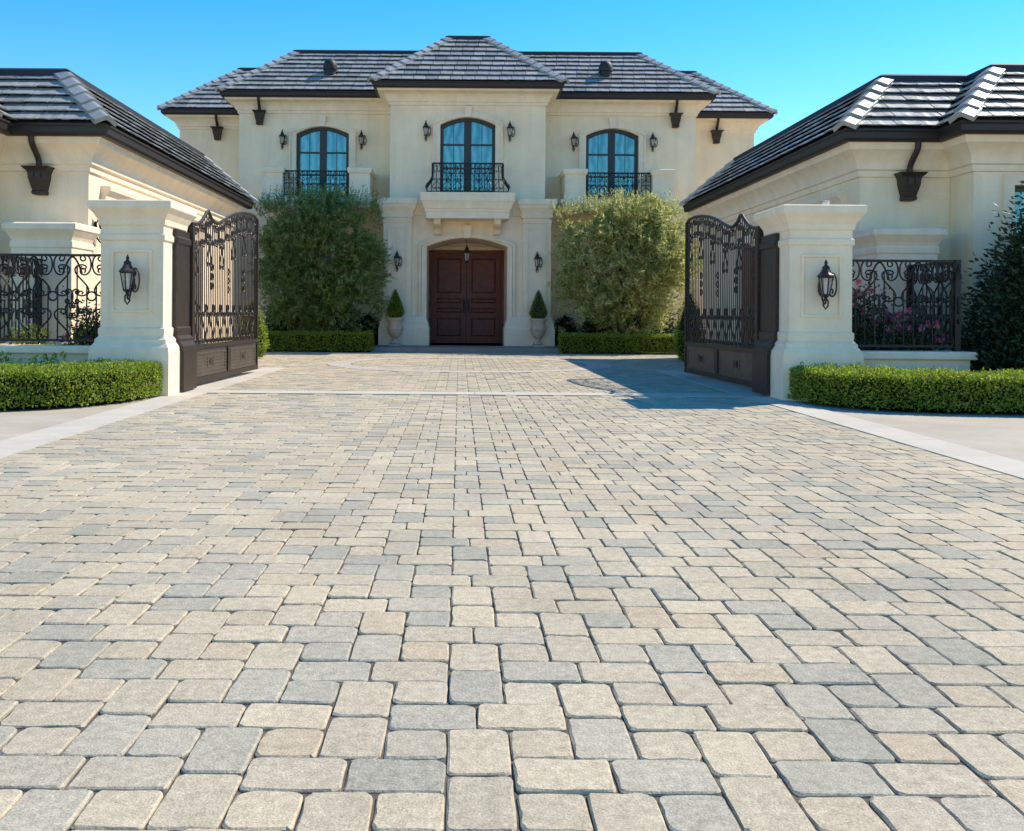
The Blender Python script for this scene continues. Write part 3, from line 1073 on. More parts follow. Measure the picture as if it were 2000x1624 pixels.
# belly railing of the centre balcony (part of the house)
rail = MB()
def belly(z):     # outward swelling with height above the deck
    t = z / 0.80
    return 0.0 + 0.17 * math.exp(-((t - 0.22) / 0.22) ** 2) - 0.02 * t
zd = 4.17
for zz in (0.03, 0.80):
    o_ = belly(zz)
    rail.tube([(X0 - 0.95 - o_, 25.28, zd + zz), (X0 - 0.95 - o_, 24.55 - o_, zd + zz), (X0 + 0.95 + o_, 24.55 - o_, zd + zz), (X0 + 0.95 + o_, 25.28, zd + zz)], 0.022, 6)
ro = obj('balcony_railing', rail, IRON, house)
L0h = root_loc(house)
mbb = MB()
mbb.tube([(0, -belly(z), z) for z in np.linspace(0.03, 0.8, 12)], 0.011, 5)
BELLY = mesh_of('bar', mbb, IRON, smooth=60)
k = 0
xx = -0.95
while xx <= 0.951:
    put('bar', BELLY, ro, Matrix.Translation(Vector((X0 + xx, 24.55, zd)) - L0h))
    xx += 1.9 / 15
for s in (-1, 1):
    for yy in (24.56, 24.72, 24.88, 25.04, 25.2):
        put('bar', BELLY, ro, Matrix.Translation(Vector((X0 + s * 0.95, yy, zd)) - L0h) @ Matrix.Rotation(s * math.pi / 2, 4, 'Z'))
for i in range(7):
    cx = X0 - 0.815 + i * 0.2715
    for f in (0, 1):
        put('scroll', scroll_mesh('C', 0.10, 0.20, 0.009), ro, T(cx + (0.055 if f else -0.055) - L0h.x, 24.54 - L0h.y, zd + 0.66, flip=bool(f)))
        put('scroll', scroll_mesh('S', 0.11, 0.26, 0.009), ro, T(cx + (0.06 if f else -0.06) - L0h.x, 24.42 - L0h.y, zd + 0.24, flip=bool(f)))

# side balconies: deck, piers, side parapets, railing
for s in (-1, 1):
    sg = lambda a, b: sorted((X0 + s * a, X0 + s * b))
    mb = MB()
    a, b = sg(2.64, 5.62)
    mb.sweep([(a, 26.52), (a, 25.2), (b, 25.2), (b, 26.52)], [(0.0, 3.84), (0.03, 3.86), (0.03, 3.92), (0.09, 3.98), (0.11, 4.0), (0.11, 4.10), (0.0, 4.13)])
    mb.poly([(a, 25.2, 3.84), (b, 25.2, 3.84), (b, 26.5, 3.84), (a, 26.5, 3.84)])
    mb.poly([(a, 25.2, 4.13), (b, 25.2, 4.13), (b, 26.5, 4.13), (a, 26.5, 4.13)])
    side_b = obj('side_balcony', mb, TRIM, house)
    for p0, p1 in ((2.66, 3.22), (5.04, 5.60)):
        a, b = sg(p0, p1)
        mb = MB()
        mb.sweep([(a, 25.22), (b, 25.22), (b, 26.49), (a, 26.49)], [(0.0, 4.12), (0.0, 4.78), (0.03, 4.80), (0.05, 4.86), (0.05, 4.93), (0.03, 4.95)], closed=True, capz=True)
        obj('parapet', mb, TRIM, side_b)
    a, b = sg(3.23, 5.03)
    mb = MB()
    for zz in (4.22, 4.86):
        mb.tube([(a, 25.35, zz), (b, 25.35, zz)], 0.02, 6)
    rl = obj('railing', mb, IRON, side_b)
    n = 14
    for i in range(n + 1):
        put('bar', bar_mesh(0.64, 0.010), rl, Matrix.Translation(Vector((a + 0.02 + (b - a - 0.04) * i / n, 25.35, 4.22)) - L0h))
    for i in range(6):
        cx = a + (b - a) * (i + 0.5) / 6
        for f in (0, 1):
            put('scroll', scroll_mesh('C', 0.12, 0.24, 0.009), rl, T(cx + (0.068 if f else -0.068) - L0h.x, 25.33 - L0h.y, 4.72, flip=bool(f)))
            put('scroll', scroll_mesh('S', 0.12, 0.28, 0.009), rl, T(cx + (0.068 if f else -0.068) - L0h.x, 25.33 - L0h.y, 4.40, flip=bool(f)))

# front door
mb = MB()
mb.box(X0 - 1.09, X0 + 1.09, 27.0, 27.1, 2.82, 3.1)
mb.box(X0 - 1.09, X0 + 1.09, 26.92, 27.0, 2.84, 2.93)
obj('door_transom', mb, TRIM, house)
mb = MB()
mb.box(X0 - 1.09, X0 - 1.0, 26.93, 27.1, PZ, 2.82)
mb.box(X0 + 1.0, X0 + 1.09, 26.93, 27.1, PZ, 2.82)
mb.box(X0 - 1.0, X0 + 1.0, 26.93, 27.1, 2.74, 2.82)
obj('door_frame', mb, WOOD, house)
for s in (-1, 1):
    a, b = sorted((X0 + s * 0.008, X0 + s * 0.995))
    mb = MB()
    mb.box(a, b, 27.02, 27.06, PZ + 0.01, 2.74)
    leaf = obj('door_leaf', mb, WOOD, house)
    zs = [PZ + 0.20, 0.86, 1.00, 1.16, 1.28, 1.44, 1.58, 2.60]
    mb = MB()
    mb.box(a, a + 0.13, 26.985, 27.03, PZ + .012, 2.738)
    mb.box(b - 0.13, b, 26.985, 27.03, PZ + .012, 2.738)
    for z_0, z_1 in ((PZ + .012, PZ + 0.20), (0.86, 1.0), (1.16, 1.28), (1.44, 1.58), (2.60, 2.738)):
        mb.box(a + 0.13, b - 0.13, 26.987, 27.03, z_0, z_1)
    obj('stile_and_rail', mb, WOOD, leaf)
    for z_0, z_1 in ((PZ + 0.20, 0.86), (1.0, 1.16), (1.28, 1.44), (1.58, 2.60)):
        m2 = MB()
        xa, xb = a + 0.13, b - 0.13
        vs = [(xa + .012, 27.02, z_0 + .012), (xb - .012, 27.02, z_0 + .012), (xb - .012, 27.02, z_1 - .012), (xa + .012, 27.02, z_1 - .012),
              (xa + .055, 26.995, z_0 + .05), (xb - .055, 26.995, z_0 + .05), (xb - .055, 26.995, z_1 - .05), (xa + .055, 26.995, z_1 - .05)]
        m2.add(vs, [(4, 5, 6, 7), (0, 1, 5, 4), (1, 2, 6, 5), (2, 3, 7, 6), (3, 0, 4, 7)])
        obj('door_panel', m2, WOOD, leaf)
    m2 = MB()
    hx = X0 + s * 0.07
    m2.box(hx - 0.035, hx + 0.035, 26.97, 26.986, 1.0, 1.42)
    m2.tube([(hx, 26.97, 1.06), (hx, 26.91, 1.10), (hx, 26.90, 1.2), (hx, 26.91, 1.32), (hx, 26.97, 1.36)], 0.016, 6)
    obj('door_handle', m2, IRON, leaf)

# ------------------------------------------------------------------ garage wings
def wing(s, label):
    g = thing('garage_wing', label, 'building', (X0 + s * 5.52, 13.27, 0), 0, 'low garage wings on both sides of the court')
    H = 3.46
    def bx(mb, a, b, y0, y1, z0, z1):
        mb.box(X0 + s * a, X0 + s * b, y0, y1, z0, z1)
    dy0, dy1, dz = 14.2, 19.0, 2.35
    mb = MB()      # side wall facing the court, with the garage opening
    bx(mb, 5.52, 5.77, 13.27, dy0, 0, H)
    bx(mb, 5.52, 5.77, dy1, 21.78, 0, H)
    bx(mb, 5.52, 5.77, dy0, dy1, dz, H)
    bx(mb, 5.77, 13.0, 13.27, 13.5, 0, H)
    bx(mb, 5.77, 13.0, 21.55, 21.78, 0, H)
    obj('wall', mb, STUCCO, g)
    # projecting front bay with a window opening
    wx0, wx1, wz0, wz1 = 7.36, 8.46, 1.15, 2.80
    wm = (wx0 + wx1) / 2
    mb = MB()
    bx(mb, 6.82, wx0, 12.67, 13.26, 0, H)
    bx(mb, wx1, 13.0, 12.67, 13.26, 0, H)
    bx(mb, wx0, wx1, 12.67, 13.26, 0, wz0)
    bx(mb, wx0, wx1, 12.67, 13.26, wz1, H)
    obj('front_bay', mb, STUCCO, g)
    mb = MB()
    for a, b, z0, z1 in ((wx0 - .14, wx1 + .14, wz1, wz1 + .14), (wx0 - .14, wx1 + .14, wz0 - .14, wz0), (wx0 - .14, wx0, wz0, wz1), (wx1, wx1 + .14, wz0, wz1)):
        bx(mb, a, b, 12.63, 12.68, z0, z1)
    obj('window_surround', mb, TRIM, g)
    mb = MB()
    for a, b, z0, z1 in ((wx0, wx1, wz1 - .07, wz1), (wx0, wx1, wz0, wz0 + .07), (wx0, wx0 + .07, wz0 + .07, wz1 - .07), (wx1 - .07, wx1, wz0 + .07, wz1 - .07), (wm - .035, wm + .035, wz0 + .07, wz1 - .07)):
        bx(mb, a, b, 12.78, 12.86, z0, z1)
    w = obj('window', mb, FRAME, g)
    for a, b in ((wx0 + .07, wm - .035), (wm + .035, wx1 - .07)):
        for z0, z1 in ((wz0 + .07, 1.95), (1.98, wz1 - .07)):
            m2 = MB()
            bx(m2, a, b, 12.815, 12.825, z0, z1)
            obj('pane', m2, GLASS, w)
        m2 = MB()
        bx(m2, a, b, 12.80, 12.84, 1.95, 1.98)
        obj('muntin', m2, FRAME, w)
    path = mirror_path([(13.0, 21.78), (5.52, 21.78), (5.52, 13.27), (6.82, 13.27), (6.82, 12.67), (13.0, 12.67)], s)
    mb = MB()
    mb.sweep(path, [(0.0, 2.98), (0.03, 2.99), (0.035, 3.07), (0.07, 3.09), (0.075, 3.15), (0.11, 3.22), (0.18, 3.31), (0.24, 3.35), (0.25, 3.40), (0.27, 3.44), (0.0, 3.44)])
    obj('cornice', mb, TRIM, g, smooth=30)
    mb = MB()
    mb.sweep(path, [(0.24, 3.442), (0.34, 3.442), (0.37, 3.48), (0.375, 3.56), (0.395, 3.58), (0.395, 3.605), (0.32, 3.605), (0.24, 3.60), (0.24, 3.442)])
    obj('gutter', mb, GUTTER, g)
    # roofs
    rl = ('front', 'left') if s > 0 else ('front', 'right')
    hp_ = ('fl', 'bl') if s > 0 else ('fr', 'br')
    xa, xb = sorted((X0 + s * 5.15, X0 + s * 13.4))
    def sk(p):
        ax = (p.x - X0) * s
        return ax > 6.5 and p.y > 12.3 and p.z < 3.6 + 0.92 * min(ax - 6.45, p.y - 12.3, 1.0) - 0.13
    roof(g, xa, xb, 12.9, 22.15, 3.6, 1.0, 0.92, rl, lambda f, p: f == 'front', skip=sk, pitchlen=0.245, hips=hp_)
    xa, xb = sorted((X0 + s * 6.45, X0 + s * 13.4))
    def sk2(p):
        ax = (p.x - X0) * s
        return p.y > 12.9 and p.z < 3.6 + 0.92 * min(ax - 5.15, p.y - 12.9, 1.0) - 0.13
    roof(g, xa, xb, 12.3, 20.0, 3.6, 1.0, 0.92, rl, lambda f, p: f == 'front' and (p.x - X0) * s < 9.5, skip=sk2, dz=0.006, pitchlen=0.245, hips=hp_[:1])
    # garage door and its head moulding
    mb = MB()
    mb.box(X0 + s * 5.60, X0 + s * 5.66, dy0, dy1, 0.0, dz)
    gd = obj('garage_door', mb, GWOOD, g)
    nx, nz = 6, 4
    m2 = MB()
    pw, ph = (dy1 - dy0) / nx - 0.09, dz / nz - 0.09
    m2.box(-0.012, 0.012, -pw / 2, pw / 2, -ph / 2, ph / 2)
    m2.box(-0.02, 0.02, -pw / 2 + .06, pw / 2 - .06, -ph / 2 + .06, ph / 2 - .06)
    me = mesh_of('door_panel', m2, GWOOD)
    L0 = root_loc(g)
    for i in range(nx):
        for j in range(nz):
            put('door_panel', me, gd, Matrix.Translation(Vector((X0 + s * 5.59, dy0 + (i + .5) * (dy1 - dy0) / nx, (j + .5) * dz / nz)) - L0))
    mb = MB()
    pth = mirror_path([(5.52, 19.35), (5.52, 13.72)], s)
    mb.sweep(pth, [(-.02, 2.42), (0.05, 2.42), (0.05, 2.62), (0.07, 2.64), (0.08, 2.70), (0.14, 2.78), (0.15, 2.84), (-.02, 2.86)])
    obj('door_head', mb, TRIM, g)
    mb = MB()
    for y0, y1 in ((dy0 - .2, dy0 - .002), (dy1 + .002, dy1 + .2)):
        mb = MB()
        bx(mb, 5.47, 5.53, y0, y1, 0, 2.42)
        obj('door_jamb', mb, TRIM, g)
    # moulded pier at the front wall
    a, b = sorted((X0 + s * 5.46, X0 + s * 6.28))
    mb = MB()
    mb.sweep([(a, 12.56), (b, 12.56), (b, 13.265), (a, 13.265)], [(0.06, 0), (0.06, 0.55), (0.0, 0.62), (0.0, 1.84), (0.015, 1.86), (0.015, 1.93), (0.0, 1.95), (0.02, 2.0), (0.07, 2.08), (0.085, 2.10), (0.085, 2.17), (0.06, 2.19)], closed=True, capz=True)
    obj('pier', mb, TRIM, g)
    rain_head(g, X0 + s * 6.18, 13.27, 3.03, s * 0.03, 0.43)
    return g
wing(-1, 'low cream garage wing on the left of the gate with dark tiled roof')
wing(1, 'low cream garage wing on the right of the gate with dark tiled roof')

# ------------------------------------------------------------------ gate pillars
PIL_PROF = [(0.10, -0.03), (0.10, 0.42), (0.10, 0.50), (0.09, 0.57), (0.05, 0.63), (0.05, 0.66), (0.015, 0.70), (0.02, 0.74), (0.02, 0.79), (0.0, 0.81), (0.0, 1.82), (0.02, 1.84), (0.02, 1.90), (0.0, 1.92),
            (0.0, 2.0), (0.02, 2.02), (0.03, 2.08), (0.07, 2.15), (0.11, 2.20), (0.12, 2.215), (0.12, 2.29), (0.10, 2.30)]
def pillar(s, label):
    x_in, x_out = X0 + s * 3.70, X0 + s * 4.44
    g = thing('gate_pillar', label, 'pillar', ((x_in + x_out) / 2, 11.38, 0), 0, 'gate pillars')
    a, b = sorted((x_in, x_out))
    y0, y1 = 10.95, 11.80
    mb = MB()
    mb.sweep([(a, y0), (b, y0), (b, y1), (a, y1)], PIL_PROF, closed=True, capz=True)
    obj('shaft', mb, TRIM, g)
    mb = MB()
    p0, p1, q0, q1 = a + .13, b - .13, 0.98, 1.72
    for x_0, x_1, z_0, z_1 in ((p0, p1, q1 - .03, q1), (p0, p1, q0, q0 + .03), (p0, p0 + .03, q0 + .03, q1 - .03), (p1 - .03, p1, q0 + .03, q1 - .03)):
        mb.box(x_0, x_1, y0 - 0.028, y0 + 0.01, z_0, z_1)
    obj('panel_moulding', mb, TRIM, g)
    return g
pillar(-1, 'cream moulded gate pillar left of the drive beside the open left gate leaf')
pillar(1, 'cream moulded gate pillar right of the drive beside the open right gate leaf')

# ------------------------------------------------------------------ gate leaves
def gate_top(t):
    """height of the top rail along the leaf 0..1"""
    pts = [(0, 2.13), (0.07, 2.14), (0.13, 2.20), (0.18, 2.30), (0.215, 2.38), (0.25, 2.29), (0.30, 2.24), (0.345, 2.235), (0.42, 2.30), (0.52, 2.40), (0.63, 2.48), (0.75, 2.535), (0.87, 2.56), (0.95, 2.55), (1.0, 2.50)]
    for (a, za), (b, zb) in zip(pts, pts[1:]):
        if t <= b:
            return za + (zb - za) * (t - a) / (b - a)
    return pts[-1][1]
def gate(s, label):
    L = 3.3
    loc = Vector((X0 + s * 3.66, 11.92, 0))
    far = Vector((X0 + s * 3.53, 15.2, 0))
    d = far - loc
    g = thing('gate_leaf', label, 'gate', loc, math.atan2(d.y, d.x), 'wrought iron gate leaves')
    W = dict(world=False)
    mb = MB()
    mb.box(-0.03, 0.05, -0.04, 0.04, 0.04, 2.13)
    mb.box(L - 0.055, L, -0.03, 0.03, 0.06, 2.50)
    mb.box(0.05, L - 0.055, -0.028, 0.028, 0.06, 0.13)
    mb.box(0.05, L - 0.055, -0.03, 0.03, 0.50, 0.56)
    mb.box(L / 2 - 0.05, L / 2 + 0.05, -0.032, 0.032, 0.13, 0.50)
    mb.tube([(L * t, 0, gate_top(t)) for t in np.linspace(0.0, 1, 60)], 0.024, 6)
    obj('frame', mb, GATE_IRON, g, **W)
    for a, b in ((0.05, L / 2 - 0.05), (L / 2 + 0.05, L - 0.055)):
        mb = MB()
        mb.box(a, b, -0.008, 0.008, 0.13, 0.50)
        for zz in (0.135, 0.475):
            mb.box(a, b, -0.016, 0.016, zz, zz + 0.02)
        c_ = (a + b) / 2
        for x_0, x_1, z_0, z_1 in ((a + .09, b - .09, 0.185, 0.205), (a + .09, b - .09, 0.43, 0.45), (a + .09, a + .11, 0.205, 0.43), (b - .11, b - .09, 0.205, 0.43), (c_ - .13, c_ - .115, 0.25, 0.39), (c_ + .115, c_ + .13, 0.25, 0.39)):
            mb.box(x_0, x_1, -0.015, 0.015, z_0, z_1)
        if s < 0:
            for q in range(6):
                mb.box(a + .02, b - .02, -0.014, 0.014, 0.19 + q * 0.045, 0.20 + q * 0.045)
        pn = obj('gate_panel', mb, PANEL, g, **W)
        m2 = MB()
        m2.lathe([(0.045, -0.02), (0.05, -0.01), (0.03, 0.0), (0.03, 0.01), (0.05, 0.02), (0.045, 0.026)], 10)
        m2.v = [(x + (a + b) / 2, z, y + 0.32) for x, y, z in m2.v]
        obj('rosette', m2, GATE_IRON, pn, **W)
    n = 40
    for i in range(1, n):
        x = L * i / n
        zt = gate_top(i / n)
        put('bar', bar_mesh(zt - 0.56, 0.0075, GATE_IRON), g, Matrix.Translation((x, 0, 0.56)))
    m3 = MB()
    m3.box(0.05, L - .055, -0.02, 0.02, 1.02, 1.035)
    # lower scroll band
    k = 9
    for i in range(k):
        cx = 0.14 + (L - 0.28) * (i + 0.5) / k
        for f in (0, 1):
            put('scroll', scroll_mesh('S', 0.14, 0.42, 0.0095, m=GATE_IRON), g, T(cx + (0.085 if f else -0.085), 0.0, 0.78, flip=not f))
        put('ring', ring_mesh(0.05, 0.012), g, T(cx, 0, 1.04))
    # scrolls under the top rail
    k = 11
    for i in range(k):
        t = (i + 0.6) / (k + 0.2)
        cx = L * t
        zt = min(gate_top(t - .02), gate_top(t + .02))
        for f in (0, 1):
            put('scroll', scroll_mesh('C', 0.15, 0.29, 0.0095, m=GATE_IRON), g, T(cx + (0.08 if f else -0.08), 0.0, zt - 0.18, flip=not f))
        if i % 2 == 0:
            for f in (0, 1):
                put('scroll', scroll_mesh('S', 0.11, 0.34, 0.010, m=GATE_IRON), g, T(cx + (0.06 if f else -0.06), 0.0, zt - 0.50, flip=not f, fz=True))
    for cx, zc in ((0.9, 1.48), (1.7, 1.45), (2.5, 1.48)):
        for q in (-1, 0, 1):
            put('ring', ring_mesh(0.045, 0.011), g, T(cx, 0.0, zc + 0.13 * q))
    # steel jamb shaped to the pillar side
    mb = MB()
    xi = X0 + s * 3.70
    ys, ye = 11.30, 11.86
    prof = [(o_ , z) for o_, z in PIL_PROF if z <= 2.0]
    v = []
    for o_, z in prof:
        for e in (0.0, 0.045):
            for y in (ys, ye):
                v.append((xi - s * (o_ + 0.002 + e), y, max(z, 0.02) if z < 0.1 else z))
    fs = []
    for i in range(len(prof) - 1):
        a, b = i * 4, i * 4 + 4
        fs += [(a, a + 1, b + 1, b), (a + 2, a + 3, b + 3, b + 2), (a, a + 2, b + 2, b), (a + 1, a + 3, b + 3, b + 1)]
    fs += [(0, 1, 3, 2), tuple(len(prof) * 4 - 4 + q for q in (0, 1, 3, 2))]
    mb.add(v, fs)
    gm = Matrix.Translation(loc) @ Matrix.Rotation(math.atan2(d.y, d.x), 4, 'Z')
    gi = gm.inverted()
    mb.v = [tuple(gi @ Vector(p)) for p in mb.v]
    obj('gate_jamb', mb, GATE_IRON, g, **W)
    return g
gate(-1, 'open wrought iron gate leaf hinged on the left pillar')
gate(1, 'open wrought iron gate leaf hinged on the right pillar')

# ------------------------------------------------------------------ garden walls and fences
def fence(s, label, wl_label):
    x_in, x_c = 4.46, 5.88
    gw = thing('garden_wall', wl_label, 'wall', (X0 + s * 5.2, 11.35, 0), 0, 'low walls under the iron fences')
    mb = MB()
    mb.sweep(mirror_path([(5.86, 13.2), (5.86, 11.25), (4.5, 11.25)][::-1] if False else [(4.5, 11.42), (4.5, 11.24), (6.0, 11.24), (6.0, 13.2), (5.84, 13.2), (5.84, 11.42)], s), [(0, 0), (0, 0.47)], closed=True, capz=True)
    obj('wall', mb, TRIM, gw)
    mb = MB()
    mb.sweep(mirror_path([(4.5, 11.42), (4.5, 11.24), (6.0, 11.24), (6.0, 12.5), (5.84, 12.5), (5.84, 11.42)], s), [(0, 0.472), (0.05, 0.475), (0.06, 0.49), (0.06, 0.55), (0.045, 0.57), (0.0, 0.575)], closed=True, capz=True)
    obj('coping', mb, TRIM, gw)
    f = thing('iron_fence', label, 'fence', (X0 + s * 5.88, 11.33, 0), 0, 'scrolled iron fences')
    zb, zt = 0.62, 1.69
    L0 = root_loc(f)
    mb = MB()
    y = 11.33
    mb.box(X0 + s * x_in, X0 + s * x_c, y - .018, y + .018, zt - .03, zt)
    mb.box(X0 + s * x_c - .018, X0 + s * x_c + .018, y, 12.54, zt - .03, zt - 0.001)
    obj('top_rail', mb, IRON, f)
    mb = MB()
    mb.box(X0 + s * x_in, X0 + s * x_c, y - .015, y + .015, zb, zb + .03)
    mb.box(X0 + s * x_c - .015, X0 + s * x_c + .015, y, 12.54, zb, zb + .029)
    obj('bottom_rail', mb, IRON, f)
    for px, py in ((x_c, y), (x_c, 12.5), (x_in + 0.02, y)):
        mb = MB()
        w_ = 0.035 if px == x_c else 0.018
        mb.box(X0 + s * px - w_, X0 + s * px + w_, py - w_, py + w_, 0.56, zt + 0.004)
        obj('post', mb, IRON, f)
    def run(x0, y0, dx, dy, length, nm):
        rz = math.atan2(dy, dx)
        B = Matrix.Translation(Vector((x0, y0, 0)) - L0) @ Matrix.Rotation(rz, 4, 'Z')
        m = length / nm
        for i in range(nm):
            c = (i + 0.5) * m
            for q in range(4):
                xx = i * m + (q + 0.5) * m / 4
                short = q in (1, 2)
                put('bar', bar_mesh(0.68 if short else 0.93, 0.0095), f, B @ Matrix.Translation((xx, 0, zb)))
            for fl in (False, True):
                sg = 1 if fl else -1
                put('scroll', scroll_mesh('C', 0.13, 0.25, 0.0105), f, B @ T(c + sg * 0.075, 0, zt - 0.13, flip=fl))
                put('scroll', scroll_mesh('S', 0.17, 0.38, 0.0105), f, B @ T(c + sg * 0.12, 0, zt - 0.32, flip=not fl))
                put('scroll', scroll_mesh('C', 0.09, 0.18, 0.0105), f, B @ T(c + sg * 0.20, 0, zt - 0.52, flip=not fl))
                put('scroll', scroll_mesh('S', 0.18, 0.40, 0.0105), f, B @ T(c + sg * 0.11, 0, zb + 0.20, flip=fl))
                put('scroll', scroll_mesh('C', 0.09, 0.18, 0.0105), f, B @ T(c + sg * 0.20, 0, zb + 0.38, flip=fl))
            # arch between modules
            key = ('arch', round(m, 3))
            if key not in SCR:
                a_ = MB()
                a_.tube([(m * 0.5 * (t - 1), 0, 0.22 * (1 - (2 * t - 1) ** 2) ** 0.5 if False else 0.2 * math.sin(math.pi * t)) for t in np.linspace(0, 1, 13)], 0.012, 5)
                SCR[key] = mesh_of('scroll', a_, IRON, smooth=60)
            put('scroll', SCR[key], f, B @ Matrix.Translation((i * m + m * 0.25, 0, zt - 0.235)))
            put('ring', ring_mesh(0.055, 0.011), f, B @ Matrix.Translation((c, 0, (zb + zt) / 2 + 0.02)))
    run(X0 + s * x_in, y, s, 0, x_c - x_in, 3)
    run(X0 + s * x_c, y, 0, 1, 1.17, 3)
fence(-1, 'black scrolled iron fence between the left gate pillar and the left wing', 'low cream wall with coping under the left iron fence')
fence(1, 'black scrolled iron fence with pink roses behind it, right of the right pillar', 'low cream wall with coping under the right iron fence')

# ------------------------------------------------------------------ lanterns
def hexring(r, z, n=6, ph=0.5):
    return [(r * math.cos(2 * math.pi * (i + ph) / n), r * math.sin(2 * math.pi * (i + ph) / n), z) for i in range(n)]
def lantern_parts(g, wall=True):
    """body axis at y = -0.15, local; total height about 0.62, centre z = 0"""
    oy = -0.15 if wall else 0.0
    sh = lambda mb: [(x, y + oy, z) for x, y, z in mb.v]
    W = dict(world=False)
    if wall:
        mb = MB()
        mb.lathe([(0.0, -0.012), (0.055, -0.012), (0.06, 0.0), (0.045, 0.014), (0.0, 0.02)], 12)
        mb.v = [(x, -z - 0.004, y * 2.1 - 0.03) for x, y, z in mb.v]
        obj('back_plate', mb, BRONZE, g, smooth=40, **W)
        mb = MB()
        pts = [(0, -0.005, -0.10), (0, -0.04, -0.20), (0, -0.09, -0.255), (0, -0.145, -0.235), (0, -0.15, -0.17)]
        mb.tube(pts, 0.014, 6)
        mb.tube([(0, -0.005, 0.03), (0, -0.05, 0.12), (0, -0.10, 0.10)], 0.011, 6)
        obj('bracket', mb, BRONZE, g, smooth=60, **W)
        mb = MB()     # side scroll and tail
        mb.tube([(x * 0.20 / SCW['C'] * .5 + 0.115, -0.13, z * 0.30 + 0.0) for x, z in CL['C']], 0.013, 6)
        mb.tube([(0.0, -0.15, -0.17), (-0.035, -0.15, -0.21), (-0.035, -0.15, -0.27), (0.0, -0.15, -0.315), (0.035, -0.15, -0.27), (0.035, -0.15, -0.21), (0.0, -0.15, -0.17)], 0.013, 6)
        obj('scroll', mb, BRONZE, g, smooth=60, **W)
    mb = MB()
    top, bot = hexring(0.098, 0.10), hexring(0.055, -0.13)
    for a, b in zip(top, bot):
        mb.tube([a, b], 0.0095, 5)
    mb.tube(top, 0.014, 5, closed=True)
    mb.tube(bot, 0.012, 5, closed=True)
    mb.lathe([(0.0, -0.185), (0.018, -0.18), (0.03, -0.16), (0.062, -0.14), (0.06, -0.125), (0.0, -0.125)], 6)
    mb.v = sh(mb)
    obj('cage', mb, BRONZE, g, smooth=50, **W)
    mb = MB()
    mb.lathe([(0.05, -0.125), (0.092, 0.098)], 6, cap=False)
    mb.v = sh(mb)
    obj('glass', mb, LGLASS, g, **W)
    mb = MB()
    mb.lathe([(0.10, 0.10), (0.122, 0.105), (0.115, 0.125), (0.08, 0.155), (0.06, 0.19), (0.05, 0.215), (0.058, 0.225), (0.03, 0.25), (0.016, 0.265)], 6)
    mb.v = sh(mb)
    obj('lantern_roof', mb, BRONZE, g, **W)
    mb = MB()
    mb.lathe([(0.014, 0.262), (0.026, 0.28), (0.018, 0.30), (0.006, 0.325), (0.0, 0.335)], 8)
    if not wall:
        mb.tube([(0, 0, 0.33), (0, 0, 0.52)], 0.008, 5)
    mb.v = sh(mb)
    obj('finial', mb, BRONZE, g, smooth=50, **W)
    mb = MB()
    mb.tube([(0, oy, -0.12), (0, oy, 0.05)], 0.022, 8)
    obj('candle', mb, BULB, g, smooth=60, **W)

LSC = (0.80, 0.86, 0.90)
lan = thing('wall_lantern', 'black wall lantern on the front of the left gate pillar', 'lantern', (X0 - 4.07, 10.93, 1.36), 0, 'black wall lanterns')
lantern_parts(lan)
lan.scale = LSC
def lantern_at(x, y, z, label, rz=0.0):
    return dup(lan, (x, y, z), rz, label)
lantern_at(X0 + 4.07, 10.93, 1.36, 'black wall lantern on the front of the right gate pillar')
lantern_at(X0 - 1.14, 25.29, 5.94, 'black wall lantern left of the middle upper window')
lantern_at(X0 + 1.14, 25.29, 5.94, 'black wall lantern right of the middle upper window')
lantern_at(X0 - 5.27, 26.49, 5.90, 'black wall lantern left of the left upper window')
lantern_at(X0 - 3.02, 26.49, 5.90, 'black wall lantern right of the left upper window')
lantern_at(X0 + 3.02, 26.49, 5.90, 'black wall lantern left of the right upper window')
lantern_at(X0 + 5.27, 26.49, 5.90, 'black wall lantern right of the right upper window')
lantern_at(X0 - 1.88, 24.98, 2.38, 'black wall lantern on the pilaster left of the front door')
lantern_at(X0 + 1.88, 24.98, 2.38, 'black wall lantern on the pilaster right of the front door')
lantern_at(X0 - 5.51, 13.50, 2.22, 'black wall lantern on the left wing, partly hidden by the left pillar cap', math.pi / 2)
hl = thing('hanging_lantern', 'black lantern hanging in the arch above the front door', 'lantern', (X0, 25.75, 2.58))
lantern_parts(hl, wall=False)

# small flood light behind the cap of the right pillar
fl = thing('flood_light', 'small white flood light on top of the right gate pillar', 'lamp', (X0 + 4.25, 11.25, 2.30))
fl.scale = (0.6, 0.6, 0.6)
mb = MB()
mb.box(-0.045, 0.045, -0.05, 0.05, 0.0, 0.03)
mb.tube([(0, 0, 0.03), (0, 0, 0.07)], 0.015, 6)
obj('base', mb, IRON, fl, world=False)
mb = MB()
mb.lathe([(0.02, -0.08), (0.045, -0.06), (0.06, 0.05), (0.065, 0.07), (0.05, 0.07)], 12)
mb.v = [(x, z, y + 0.11) for x, y, z in mb.v]
obj('lamp_head', mb, LIGHTBODY, fl, world=False, smooth=40)

# ------------------------------------------------------------------ plants
def rand_dirs(n, up=0.0):
    d = RNG.normal(size=(n, 3))
    d = unit(d)
    d[:, 2] += up
    return unit(d)

